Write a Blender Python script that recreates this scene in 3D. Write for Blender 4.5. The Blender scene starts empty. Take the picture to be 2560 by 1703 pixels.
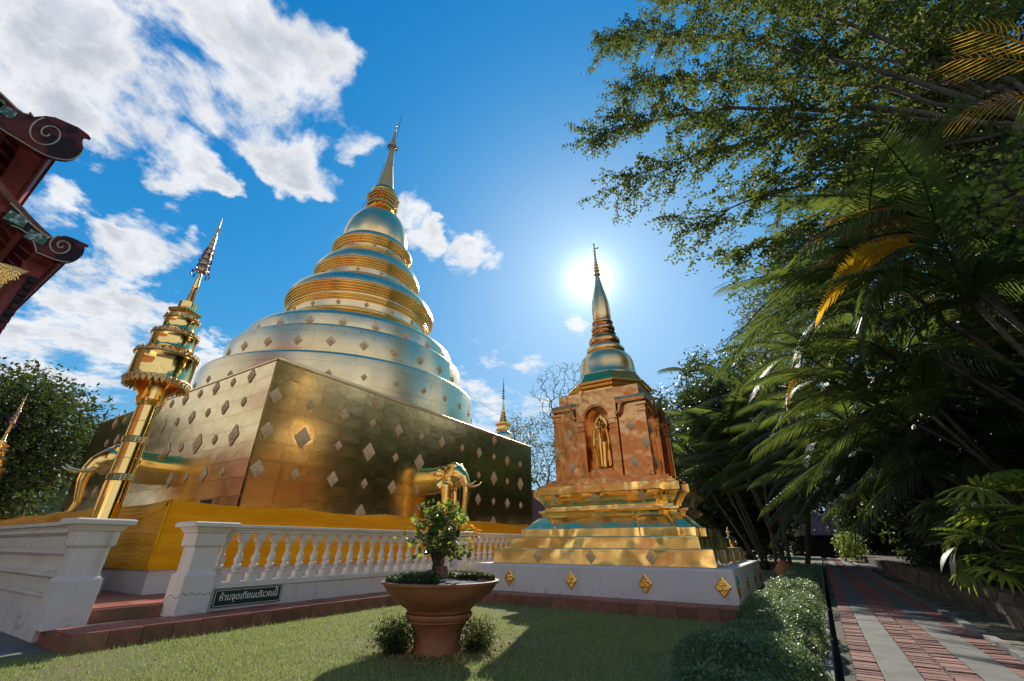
import bpy, math, random
import numpy as np
from mathutils import Matrix, Vector
random.seed(7); rng = np.random.default_rng(7)
S = bpy.context.scene; COL = S.collection
pi = math.pi; rad = math.radians

# ------------------------------------------------------------------ camera
F, CX, CY = 1044.0, 1280.0, 851.5                 # focal length and centre in pixels of a 2560 px wide frame
PITCH = math.atan((1360 - CY) / F); YAW = math.atan((2010 - CX) / math.hypot(F, 1360 - CY))
cam = bpy.data.cameras.new('camera'); camo = bpy.data.objects.new('camera', cam); COL.objects.link(camo)
cam.sensor_width = 36.0; cam.lens = 36.0 * F / 2560.0; cam.clip_start = 0.05; cam.clip_end = 2000.0
camo.location = (0, 0, 1.0); camo.rotation_euler = (pi / 2 + PITCH, 0, YAW); S.camera = camo
HD = np.array([-math.sin(YAW), math.cos(YAW), 0]); RT = np.array([math.cos(YAW), math.sin(YAW), 0]); UPV = np.array([0, 0, 1.0])
FW = HD * math.cos(PITCH) + UPV * math.sin(PITCH); UU = -HD * math.sin(PITCH) + UPV * math.cos(PITCH)
def ray(px, py):
    d = FW * F + RT * (px - CX) - UU * (py - CY); return d / np.linalg.norm(d)
def at(px, py, dist):                               # a world point seen in that direction at a horizontal distance
    d = ray(px, py); return np.array([0, 0, 1.0]) + d * (dist / math.hypot(d[0], d[1]))

# ------------------------------------------------------------------ sky, sun, exposure
SUN_EL, SUN_AZ = rad(33.65), rad(-19.6)             # azimuth from +Y towards +X
SUN = np.array([math.sin(SUN_AZ) * math.cos(SUN_EL), math.cos(SUN_AZ) * math.cos(SUN_EL), math.sin(SUN_EL)])
W = bpy.data.worlds.new('World'); S.world = W; W.use_nodes = True
S.view_settings.view_transform = 'Standard'; S.view_settings.look = 'None'; S.view_settings.gamma = 1.0
S.view_settings.exposure = 0.3
S.cycles.use_denoising = True; S.cycles.max_bounces = 8; S.cycles.glossy_bounces = 5; S.cycles.diffuse_bounces = 3
S.cycles.transmission_bounces = 4; S.cycles.transparent_max_bounces = 8; S.cycles.sample_clamp_indirect = 14.0
sl = bpy.data.lights.new('sun', 'SUN'); sl.energy = 5.0; sl.angle = rad(0.53); sl.color = (1.0, 0.93, 0.82)
slo = bpy.data.objects.new('sun', sl); COL.objects.link(slo); slo.location = (0, 0, 40)
slo.rotation_euler = Vector(-SUN).to_track_quat('-Z', 'Y').to_euler()

class NT:                                            # small helper for node graphs
    def __init__(s, tree): s.t = tree; s.n = tree.nodes; s.l = tree.links
    def new(s, typ, **kw):
        n = s.n.new(typ)
        for k, v in kw.items(): setattr(n, k, v)
        return n
    def put(s, sock, v):
        if isinstance(v, bpy.types.NodeSocket): s.l.new(v, sock)
        elif v is not None:
            if sock.type == 'RGBA' and len(v) == 3: v = (*v, 1)
            sock.default_value = v
    def math(s, op, a, b=0.0, clamp=False):
        n = s.new('ShaderNodeMath', operation=op, use_clamp=clamp); s.put(n.inputs[0], a); s.put(n.inputs[1], b); return n.outputs[0]
    def vmath(s, op, a, b=None):
        n = s.new('ShaderNodeVectorMath', operation=op); s.put(n.inputs[0], a)
        if b is not None: s.put(n.inputs[1], b)
        return n.outputs['Value'] if op in ('DOT_PRODUCT', 'LENGTH') else n.outputs[0]
    def mix(s, f, a, b, typ='MIX'):
        n = s.new('ShaderNodeMix', data_type='RGBA', blend_type=typ); s.put(n.inputs[0], f); s.put(n.inputs[6], a); s.put(n.inputs[7], b); return n.outputs[2]
    def ramp(s, f, lo, hi, a=0.0, b=1.0, smooth=True):
        n = s.new('ShaderNodeMapRange', interpolation_type='SMOOTHSTEP' if smooth else 'LINEAR'); s.put(n.inputs[0], f)
        for i, v in enumerate((lo, hi, a, b)): s.put(n.inputs[i + 1], v)
        return n.outputs[0]
    def noise(s, vec, scale, detail=4.0, rough=0.55, dist=0.0):
        n = s.new('ShaderNodeTexNoise'); s.put(n.inputs['Vector'], vec); n.inputs['Scale'].default_value = scale
        n.inputs['Detail'].default_value = detail; n.inputs['Roughness'].default_value = rough; n.inputs['Distortion'].default_value = dist
        return n.outputs['Fac']

def build_world():
    g = NT(W.node_tree); g.n.clear()
    sky = g.new('ShaderNodeTexSky', sky_type='NISHITA'); sky.sun_disc = False
    sky.sun_elevation = SUN_EL; sky.sun_rotation = SUN_AZ; sky.altitude = 300.0
    sky.air_density = 1.0; sky.dust_density = 0.6; sky.ozone_density = 3.0
    D = g.vmath('NORMALIZE', g.new('ShaderNodeTexCoord').outputs['Generated'])
    hs = g.new('ShaderNodeHueSaturation'); hs.inputs['Saturation'].default_value = 1.32; hs.inputs['Hue'].default_value = 0.494; hs.inputs['Value'].default_value = 1.0
    g.put(hs.inputs['Color'], sky.outputs[0])
    sc = g.new('ShaderNodeSeparateColor'); g.put(sc.inputs[0], hs.outputs[0]); cb = g.new('ShaderNodeCombineColor')
    for ch_, (pw, ka, kb) in enumerate(SKY_CURVE):       # film-like shoulder so that the sky near the sun stays pale, not clipped
        x = g.math('POWER', g.math('MULTIPLY', sc.outputs[ch_], .127), pw)
        g.put(cb.inputs[ch_], g.math('DIVIDE', g.math('MULTIPLY', x, ka / .127), g.math('ADD', g.math('MULTIPLY', x, kb), 1.0)))
    base = cb.outputs[0]
    sz = g.new('ShaderNodeSeparateXYZ'); g.put(sz.inputs[0], D)
    hz = g.math('MULTIPLY', g.math('EXPONENT', g.math('MULTIPLY', g.math('MAXIMUM', sz.outputs[2], 0.0), -1 / .17)), .62)
    base = g.mix(hz, base, (3.9, 5.0, 6.1))             # haze thickening towards the horizon
    sep = g.new('ShaderNodeSeparateXYZ'); g.put(sep.inputs[0], D)
    dz = g.math('ADD', g.math('MAXIMUM', sep.outputs[2], 0.0), 0.22)
    P = g.vmath('DIVIDE', D, None); g.l.new(dz, P.node.inputs[1])
    n1 = g.noise(P, 5.2, 12.0, 0.62, 0.25)
    # cloud banks: direction, angular size (px at the 2560 frame), weight
    blobs = [(300, 40, 260, 1.0), (470, 120, 250, 1.0), (620, 190, 190, 1.0), (730, 160, 150, 1.0), (640, 60, 110, .7), (150, 190, 170, .95), (20, 130, 190, .95), (790, 250, 110, .95), (760, 320, 80, .9),
             (300, 270, 150, .85), (420, 395, 110, .86), (520, 450, 60, .7), (735, 410, 95, .95), (800, 455, 62, .92), (868, 345, 74, .95), (670, 385, 58, .92), (1035, 535, 62, .9), (1085, 605, 60, .88),
             (1185, 622, 72, .88), (90, 510, 90, .8), (340, 620, 130, .86), (210, 725, 130, .9), (370, 780, 70, .8), (90, 860, 170, .9), (290, 865, 120, .88),
             (470, 600, 60, .78), (500, 890, 70, .9), (545, 880, 40, .8), (1320, 880, 80, .62), (1270, 960, 170, .66), (1170, 1010, 110, .66), (1445, 818, 50, .5), (150, 1010, 160, .6)]
    def warp(sc, k):
        n = g.new('ShaderNodeTexNoise'); g.put(n.inputs['Vector'], P); n.inputs['Scale'].default_value = sc; n.inputs['Detail'].default_value = 5.0; n.inputs['Roughness'].default_value = .6
        return g.vmath('MULTIPLY', g.vmath('SUBTRACT', n.outputs['Color'], (.5, .5, .5)), (k, k, k))
    DW = g.vmath('NORMALIZE', g.vmath('ADD', D, g.vmath('ADD', warp(3.0, .16), warp(11.0, .10))))
    m = None
    for (px, py, r, w) in blobs:
        d = ray(px, py); ang = r / F * (F / np.linalg.norm([F, px - CX, py - CY]))
        v = g.vmath('DOT_PRODUCT', DW, tuple(float(c) for c in d))
        v = g.ramp(v, math.cos(ang * 1.25), math.cos(ang * 0.25), 0.0, w)
        m = v if m is None else g.math('MAXIMUM', m, v)
    # unseen sky outside the view: cloud added, heavier low down, to pale the gold
    out = g.ramp(g.vmath('DOT_PRODUCT', D, tuple(float(c) for c in FW)), 0.55, 0.42)
    low = g.ramp(g.math('ADD', g.noise(P, 0.9, 2.0, .5), g.math('MULTIPLY', g.math('SUBTRACT', .66, sep.outputs[2]), .55)), 0.42, 0.60, 0.0, 1.0)
    m = g.math('MAXIMUM', m, g.math('MULTIPLY', out, low))
    for az, el, an in ((-101, 16, 17), (-112, 24, 20), (-124, 17, 16)):   # unseen banks added so the great chedi's left face mirrors pale cloud
        d = (math.sin(rad(az)) * math.cos(rad(el)), math.cos(rad(az)) * math.cos(rad(el)), math.sin(rad(el)))
        m = g.math('MAXIMUM', m, g.ramp(g.vmath('DOT_PRODUCT', DW, d), math.cos(rad(an)), math.cos(rad(an * .3)), 0, .5))
    dens = g.math('ADD', g.math('MULTIPLY', m, 0.66), g.math('MULTIPLY', g.math('SUBTRACT', n1, 0.5), 1.7))
    cov = g.ramp(dens, 0.32, 0.66)
    cov = g.math('MULTIPLY', cov, g.ramp(m, 0.02, 0.25))
    thick = g.ramp(dens, 0.50, 0.95)
    n2 = g.noise(P, 9.0, 6.0, 0.6)
    lit = g.math('MULTIPLY', g.math('SUBTRACT', n2, 0.5), 0.6)
    shade = g.math('SUBTRACT', 1.0, g.math('MULTIPLY', thick, 0.28))
    shade = g.math('ADD', shade, lit)
    cc = g.mix(1.0, g.mix(thick, (1.0, 1.0, 1.0), (0.82, 0.88, 0.98)), shade, 'MULTIPLY')
    cc = g.mix(1.0, cc, (CLOUD_L, CLOUD_L, CLOUD_L), 'MULTIPLY')
    col = g.mix(g.math('MULTIPLY', cov, 0.96), base, cc)
    # aureole of the low sun in thin haze
    dt = g.vmath('DOT_PRODUCT', D, tuple(float(c) for c in SUN))
    th = g.math('ARCCOSINE', g.math('MINIMUM', dt, 0.999999))
    def glow(k, s): return g.math('MULTIPLY', g.math('EXPONENT', g.math('MULTIPLY', th, -1.0 / rad(s))), k)
    gl = g.math('ADD', glow(GLOW[0], 1.15), g.math('ADD', glow(GLOW[1], 4.0), glow(GLOW[2], 13.0)))
    gc = g.mix(1.0, (0.93, 0.97, 1.0), gl, 'MULTIPLY')
    col = g.mix(1.0, col, gc, 'ADD')
    bg = g.new('ShaderNodeBackground'); g.put(bg.inputs[0], col); bg.inputs[1].default_value = 0.10
    o = g.new('ShaderNodeOutputWorld'); g.l.new(bg.outputs[0], o.inputs[0])
SKY_CURVE = ((1.7, 2.07, 4.97), (1.0, 1.80, 1.875), (1.0, 2.887, 2.23)); CLOUD_L = 7.7; GLOW = (40.0, 3.4, 0.7)
build_world()

# ------------------------------------------------------------------ materials
def cloth_ex(g, co, c, b):
    b.inputs['Specular IOR Level'].default_value = .2; b.inputs['Specular Tint'].default_value = (1.0, .6, .1, 1)
def mat(name, col, rough=0.6, metal=0.0, col2=None, vscale=3.0, vdetail=5.0, bump=0.0, bscale=20.0, bdist=0.01, spec=0.5, island=0.0, objrand=0.0, extra=None, rough2=None, vlo=.35, vhi=.65, stretch=None):
    m = bpy.data.materials.new(name); m.use_nodes = True; g = NT(m.node_tree); b = g.n['Principled BSDF']
    co = g.new('ShaderNodeTexCoord').outputs['Object']
    if stretch: co = g.vmath('MULTIPLY', co, stretch)
    c = (*col, 1)
    if col2 is not None:
        f = g.noise(co, vscale, vdetail, 0.6); f = g.ramp(f, vlo, vhi)
        c = g.mix(f, col, col2)
        if rough2 is not None: g.put(b.inputs['Roughness'], g.ramp(f, 0, 1, rough, rough2))
    if island or objrand:
        r = g.new('ShaderNodeNewGeometry').outputs['Random Per Island'] if island else g.new('ShaderNodeObjectInfo').outputs['Random']
        a = island or objrand
        hsv = g.new('ShaderNodeHueSaturation'); g.put(hsv.inputs['Color'], c)
        g.put(hsv.inputs['Value'], g.ramp(r, 0, 1, 1 - a, 1 + a, False))
        g.put(hsv.inputs['Hue'], g.ramp(g.math('FRACT', g.math('MULTIPLY', r, 7.31)), 0, 1, 0.5 - a * 0.035, 0.5 + a * 0.035, False)); c = hsv.outputs[0]
    if extra: c = extra(g, co, c, b) or c
    g.put(b.inputs['Base Color'], c)
    if not b.inputs['Roughness'].is_linked: b.inputs['Roughness'].default_value = rough
    b.inputs['Metallic'].default_value = metal
    if extra is not cloth_ex: b.inputs['Specular IOR Level'].default_value = spec
    if bump and not b.inputs['Normal'].is_linked:
        bn = g.new('ShaderNodeBump'); bn.inputs['Strength'].default_value = bump; bn.inputs['Distance'].default_value = bdist
        g.put(bn.inputs['Height'], g.noise(co, bscale, 6.0, 0.6)); g.l.new(bn.outputs[0], b.inputs['Normal'])
    return m
def leafmat(name, col, trans, rough=0.5, island=0.35, tw=0.35, spec=0.25):
    m = bpy.data.materials.new(name); m.use_nodes = True; g = NT(m.node_tree); b = g.n['Principled BSDF']; out = g.n['Material Output']
    geo = g.new('ShaderNodeNewGeometry'); r = geo.outputs['Random Per Island']
    hsv = g.new('ShaderNodeHueSaturation'); hsv.inputs['Color'].default_value = (*col, 1)
    g.put(hsv.inputs['Value'], g.ramp(r, 0, 1, 1 - island, 1 + island, False))
    g.put(hsv.inputs['Hue'], g.ramp(g.math('FRACT', g.math('MULTIPLY', r, 5.7)), 0, 1, 0.475, 0.515, False))
    g.put(b.inputs['Base Color'], hsv.outputs[0]); b.inputs['Roughness'].default_value = rough; b.inputs['Specular IOR Level'].default_value = spec
    t = g.new('ShaderNodeBsdfTranslucent'); t.inputs[0].default_value = (*trans, 1)
    ms = g.new('ShaderNodeMixShader'); ms.inputs[0].default_value = tw
    g.l.new(b.outputs[0], ms.inputs[1]); g.l.new(t.outputs[0], ms.inputs[2]); g.l.new(ms.outputs[0], out.inputs[0]); return m
def goldmat(name, col=(1.0, 0.72, 0.27), col2=(0.93, 0.58, 0.17), rough=0.14, rough2=0.28, dent=0.25, dscale=2.0, ddist=0.02, seams=None, fine=0.1, streak=None, det=3.0, polar=None):
    m = bpy.data.materials.new(name); m.use_nodes = True; g = NT(m.node_tree); b = g.n['Principled BSDF']
    co = g.new('ShaderNodeTexCoord').outputs['Object']
    f = g.ramp(g.noise(co, 1.1, 5.0, .6), .22, .82)
    c = g.mix(f, col, col2); h = g.math('MULTIPLY', g.noise(co, dscale, det, .5), 1.0)
    h = g.math('ADD', h, g.math('MULTIPLY', g.noise(co, dscale * 9, 4.0, .6), fine))
    if streak: h = g.math('ADD', h, g.math('MULTIPLY', g.noise(g.vmath('MULTIPLY', co, streak[0]), 1.0, 4.0, .6), streak[1]))
    if seams:                                       # sheets of gilded copper nailed edge over edge
        sx = g.new('ShaderNodeSeparateXYZ'); g.put(sx.inputs[0], co)
        cb = g.new('ShaderNodeCombineXYZ'); g.put(cb.inputs[1], sx.outputs[2])
        g.put(cb.inputs[0], g.math('MULTIPLY', g.math('ARCTAN2', g.math('SUBTRACT', sx.outputs[1], polar[1]), g.math('SUBTRACT', sx.outputs[0], polar[0])), polar[2]) if polar else g.math('ADD', sx.outputs[0], sx.outputs[1]))
        br = g.new('ShaderNodeTexBrick'); g.put(br.inputs['Vector'], cb.outputs[0]); br.inputs['Scale'].default_value = 1.0
        br.inputs['Brick Width'].default_value = seams[0]; br.inputs['Row Height'].default_value = seams[1]; br.inputs['Mortar Size'].default_value = 0.012; br.inputs['Mortar Smooth'].default_value = .6
        h = g.math('SUBTRACT', h, g.math('MULTIPLY', br.outputs['Fac'], seams[2]))
        c = g.mix(g.math('MULTIPLY', br.outputs['Fac'], 0.35), c, (0.45, 0.28, 0.08))
        br.inputs['Color1'].default_value = (.45, .45, .45, 1); br.inputs['Color2'].default_value = (.6, .6, .6, 1)
        g.put(b.inputs['Roughness'], g.math('ADD', g.ramp(f, 0, 1, rough, rough2), g.math('MULTIPLY', g.math('SUBTRACT', br.outputs['Color'], .5), 0.25)))
    else: g.put(b.inputs['Roughness'], g.ramp(f, 0, 1, rough, rough2))
    g.put(b.inputs['Base Color'], c); b.inputs['Metallic'].default_value = 1.0
    bn = g.new('ShaderNodeBump'); bn.inputs['Strength'].default_value = dent; bn.inputs['Distance'].default_value = ddist
    g.put(bn.inputs['Height'], h); g.l.new(bn.outputs[0], b.inputs['Normal']); return m
M = {}
M['gold_face'] = goldmat('gold_sheet', col=(1.0, .79, .42), col2=(.92, .66, .28), rough=.18, rough2=.26, dent=.32, dscale=1.3, ddist=.03, seams=None, fine=.07, streak=((2.5, 2.5, 14.0), .10))
M['gold_drum'] = goldmat('gold_drum', col=(1.0, .78, .44), col2=(.95, .70, .34), rough=.25, rough2=.34, dent=.34, dscale=1.0, ddist=.03, seams=(1.1, .78, .10), polar=(-17.69, 12.63, 5.4), fine=.05, streak=((5, 5, .5), .16))
M['gold_bell'] = goldmat('gold_bell', col=(1.0, .74, .36), col2=(.9, .62, .28), rough=.26, rough2=.38, dent=.3, dscale=2.2, ddist=.02, fine=.05)
M['gold_trim'] = goldmat('gold_trim', col=(1.0, .66, .18), col2=(.9, .5, .12), rough=.16, rough2=.26, dent=.1, dscale=3.0)
M['sandstone'] = mat('pale_sandstone', (.52, .45, .34), .85, col2=(.44, .38, .28), vscale=2, bump=.2)
M['gold_crumple'] = goldmat('gold_crumpled_sheet', col=(1.0, .76, .33), col2=(1.0, .68, .25), rough=.13, rough2=.24, dent=.8, dscale=1.25, ddist=.13, fine=.012, det=1.6)
M['gold_red_tint'] = goldmat('gold_red_tint_sheet', col=(.84, .47, .19), col2=(.66, .33, .12), rough=.17, rough2=.28, dent=.6, dscale=1.9, ddist=.08, fine=.03, det=2.0)  # red mirrored from the temple hall, tinted into the gold colour
M['gold_polish'] = goldmat('gold_polished', col=(1.0, .72, .27), col2=(.98, .66, .22), rough=.08, rough2=.14, dent=.06, dscale=2.5)
M['gold_statue'] = goldmat('gold_statue', col=(1.0, .68, .22), col2=(.95, .58, .16), rough=.16, rough2=.26, dent=.12, dscale=6)
M['gold_old'] = goldmat('gold_weathered', col=(.72, .52, .24), col2=(.5, .34, .14), rough=.32, rough2=.5, dent=.5, dscale=14, ddist=.01)
M['plaque'] = goldmat('plaque_gilt', col=(.98, .74, .42), col2=(.52, .35, .17), rough=.35, rough2=.5, dent=.9, dscale=9, ddist=.02)
M['gold_old'].node_tree.nodes['Principled BSDF'].inputs['Metallic'].default_value = .65
M['plaque'].node_tree.nodes['Principled BSDF'].inputs['Metallic'].default_value = .35
def grime(g, co, c, b):                            # rain streaks and mildew on old lime wash
    n = g.noise(g.vmath('MULTIPLY', co, (7, 7, .7)), 1.0, 8.0, .65); c = g.mix(g.ramp(n, .55, .78, 0, .5), c, (.30, .27, .22))
    n2 = g.noise(co, 16.0, 8.0, .7); return g.mix(g.ramp(n2, .62, .74, 0, .55), c, (.22, .20, .16))
M['white'] = mat('white_lime_wash', (.68, .635, .565), .75, col2=(.55, .51, .45), vscale=1.6, vdetail=9, bump=.25, bscale=30, vlo=.42, vhi=.8, extra=grime)
def stain(g, co, c, b):                            # rust runs and grime that belong to the wall itself
    n = g.noise(g.vmath('MULTIPLY', co, (2.2, 2.2, .28)), 2.0, 7.0, .6); f = g.ramp(n, .56, .76, 0, .6)
    c = g.mix(f, c, (.36, .25, .16)); s = g.new('ShaderNodeSeparateXYZ'); g.put(s.inputs[0], co)
    n2 = g.math('MULTIPLY', g.ramp(s.outputs[2], .34, .13), g.ramp(g.noise(co, 9.0, 7.0, .65), .52, .70)); return g.mix(g.math('MULTIPLY', n2, .6), c, (.10, .09, .06))
M['white_stained'] = mat('white_stained_wall', (.64, .61, .58), .75, col2=(.52, .495, .47), vscale=1.4, vdetail=9, bump=.25, bscale=28, vlo=.42, vhi=.8, extra=stain)
M['cloth'] = mat('saffron_satin', (.86, .42, .014), .40, col2=(.74, .33, .010), vscale=1.0, bump=.45, bscale=3.5, bdist=.05, extra=cloth_ex, stretch=(.6, .6, 4))
M['tile'] = mat('red_clay_tile', (.36, .115, .075), .55, col2=(.27, .085, .055), vscale=9, bump=.2, bscale=60, objrand=.22)
M['tile_side'] = mat('red_clay_tile_edge', (.25, .095, .06), .7, col2=(.16, .08, .05), vscale=7, bump=.3, bscale=40, objrand=.25)
M['grout'] = mat('dark_grout', (.09, .06, .05), .9)
M['brick'] = mat('path_brick', (.30, .150, .112), .9, col2=(.19, .095, .072), vscale=14, bump=.5, bscale=70, objrand=.30)
M['brick_far'] = mat('path_brick_far', (.28, .14, .105), .8, col2=(.28, .11, .085), vscale=14, bump=.5, bscale=70, island=.3)
M['concrete'] = mat('path_concrete', (.175, .17, .148), .9, col2=(.12, .118, .10), vscale=3.5, vdetail=12, bump=.6, bscale=90)
M['kerb'] = mat('kerb_concrete', (.22, .215, .20), .85, col2=(.13, .13, .11), vscale=6, vdetail=8, bump=.4, bscale=40)
M['moss'] = mat('mossy_mortar', (.085, .085, .05), .95, col2=(.05, .055, .03), vscale=9, bump=.6, bscale=60)
M['soil'] = mat('dark_soil', (.05, .038, .028), .95, col2=(.085, .065, .045), vscale=8, bump=.7, bscale=40, bdist=.03)
M['stone'] = mat('old_stone_block', (.24, .17, .11), .9, col2=(.12, .10, .075), vscale=5, vdetail=8, bump=.9, bscale=22, bdist=.03, objrand=.3)
M['paver'] = mat('mossy_paver', (.20, .18, .12), .9, col2=(.11, .12, .07), vscale=6, vdetail=8, bump=.7, bscale=35, bdist=.02, objrand=.28)
M['terracotta'] = mat('terracotta', (.34, .135, .06), .62, col2=(.22, .085, .04), vscale=3.0, vdetail=7, bump=.2, bscale=40, stretch=(1, 1, 2.2))
M['lawn'] = mat('lawn_soil', (.13, .145, .045), .95, col2=(.20, .18, .075), vscale=1.6, vdetail=8, bump=.8, bscale=90, bdist=.02)
M['grass'] = leafmat('grass_blade', (.27, .33, .10), (.40, .46, .13), .55, .45, .4)
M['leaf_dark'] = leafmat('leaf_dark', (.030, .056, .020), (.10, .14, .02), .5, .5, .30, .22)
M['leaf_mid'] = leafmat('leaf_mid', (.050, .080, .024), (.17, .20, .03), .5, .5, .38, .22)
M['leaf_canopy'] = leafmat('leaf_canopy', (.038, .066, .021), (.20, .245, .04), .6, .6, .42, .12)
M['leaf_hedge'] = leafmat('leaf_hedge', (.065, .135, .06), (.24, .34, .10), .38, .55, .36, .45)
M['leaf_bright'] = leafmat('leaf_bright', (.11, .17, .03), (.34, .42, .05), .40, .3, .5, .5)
M['leaf_bonsai'] = leafmat('leaf_bonsai', (.05, .085, .022), (.26, .33, .04), .28, .5, .42, .6)
M['leaf_orange'] = leafmat('leaf_orange', (.40, .17, .02), (.80, .34, .02), .5, .3, .5)
M['palm'] = leafmat('palm_leaf', (.036, .064, .024), (.19, .25, .04), .45, .45, .40, .28)
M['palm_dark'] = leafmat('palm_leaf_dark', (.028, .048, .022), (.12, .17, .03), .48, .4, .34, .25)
M['palm_yellow'] = leafmat('palm_leaf_yellow', (.42, .26, .02), (.85, .48, .02), .45, .25, .55)
M['palm_dry'] = leafmat('palm_leaf_dry', (.24, .12, .05), (.40, .18, .05), .7, .3, .3)
M['bark'] = mat('bark', (.10, .08, .06), .9, col2=(.05, .042, .035), vscale=9, bump=.8, bscale=30, bdist=.02)
M['stem'] = mat('palm_stem', (.075, .072, .05), .6, col2=(.045, .042, .032), vscale=6, bump=.4, bscale=25, stretch=(1, 1, 3))
M['red_wood'] = mat('red_lacquer_wood', (.25, .03, .028), .55, col2=(.16, .02, .02), vscale=6, bump=.3, bscale=25)
M['black_lac'] = mat('black_lacquer', (.016, .010, .011), .6, col2=(.11, .022, .02), vscale=1.6, vdetail=6, bump=.2, bscale=25, vlo=.44, vhi=.56, spec=.25)
M['inlay'] = mat('silver_glass_inlay', (.42, .36, .24), .5)
M['green_glass'] = mat('green_mirror_glass', (.02, .09, .05), .3, metal=.2, col2=(.35, .42, .38), vscale=14, vlo=.5, vhi=.6)
M['roof_tile'] = mat('clay_roof_tile', (.24, .085, .045), .8, col2=(.15, .055, .035), vscale=8, bump=.5, bscale=20)
M['red_wall'] = mat('red_painted_wall', (.15, .020, .016), .6, col2=(.11, .015, .012), vscale=2)
M['roof_brown'] = mat('brown_roof_tile', (.13, .06, .055), .7, col2=(.10, .045, .042), vscale=4)
M['roof_teal'] = mat('teal_sheet_roof', (.03, .30, .29), .45, col2=(.025, .24, .24), vscale=3)
M['roof_pink'] = mat('faded_red_roof', (.30, .085, .055), .8, col2=(.2, .065, .065), vscale=2)
M['plaster'] = mat('cream_lime_plaster', (.80, .73, .58), .8, col2=(.72, .64, .48), vscale=2, bump=.2)
M['cream'] = mat('cream_plaster', (.66, .58, .42), .8, col2=(.55, .47, .33), vscale=2, bump=.2)
M['dark'] = mat('dark_opening', (.006, .006, .007), .6)
M['green_wall'] = mat('green_painted_wall', (.10, .27, .22), .6, col2=(.08, .22, .18), vscale=2)
M['sign_green'] = mat('sign_green', (.006, .045, .032), .35, col2=(.008, .035, .026), vscale=6)
M['sign_white'] = mat('sign_white', (.74, .74, .70), .5)
M['rock'] = mat('rock', (.10, .085, .07), .9, col2=(.05, .045, .04), vscale=9, bump=.8, bscale=30, bdist=.02)
M['gravel'] = mat('grey_gravel', (.16, .17, .19), .9, col2=(.08, .085, .1), vscale=60, bump=.9, bscale=120, bdist=.01)
M['clay_figure'] = mat('brown_clay_figure', (.16, .085, .055), .6, col2=(.10, .05, .035), vscale=12)
M['ribbon'] = mat('beaded_tassel', (.20, .05, .12), .3, metal=.5, col2=(.08, .05, .25), vscale=30)
M['wire'] = mat('dark_cable', (.02, .02, .02), .6)
M['bunting_a'] = mat('bunting_violet', (.16, .10, .35), .7)
M['bunting_b'] = mat('bunting_white', (.7, .68, .72), .7)
M['sprinkler'] = mat('teal_plastic', (.03, .30, .28), .4)
M['dead_leaf'] = mat('dead_leaf', (.24, .13, .05), .8, island=.4)

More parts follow.
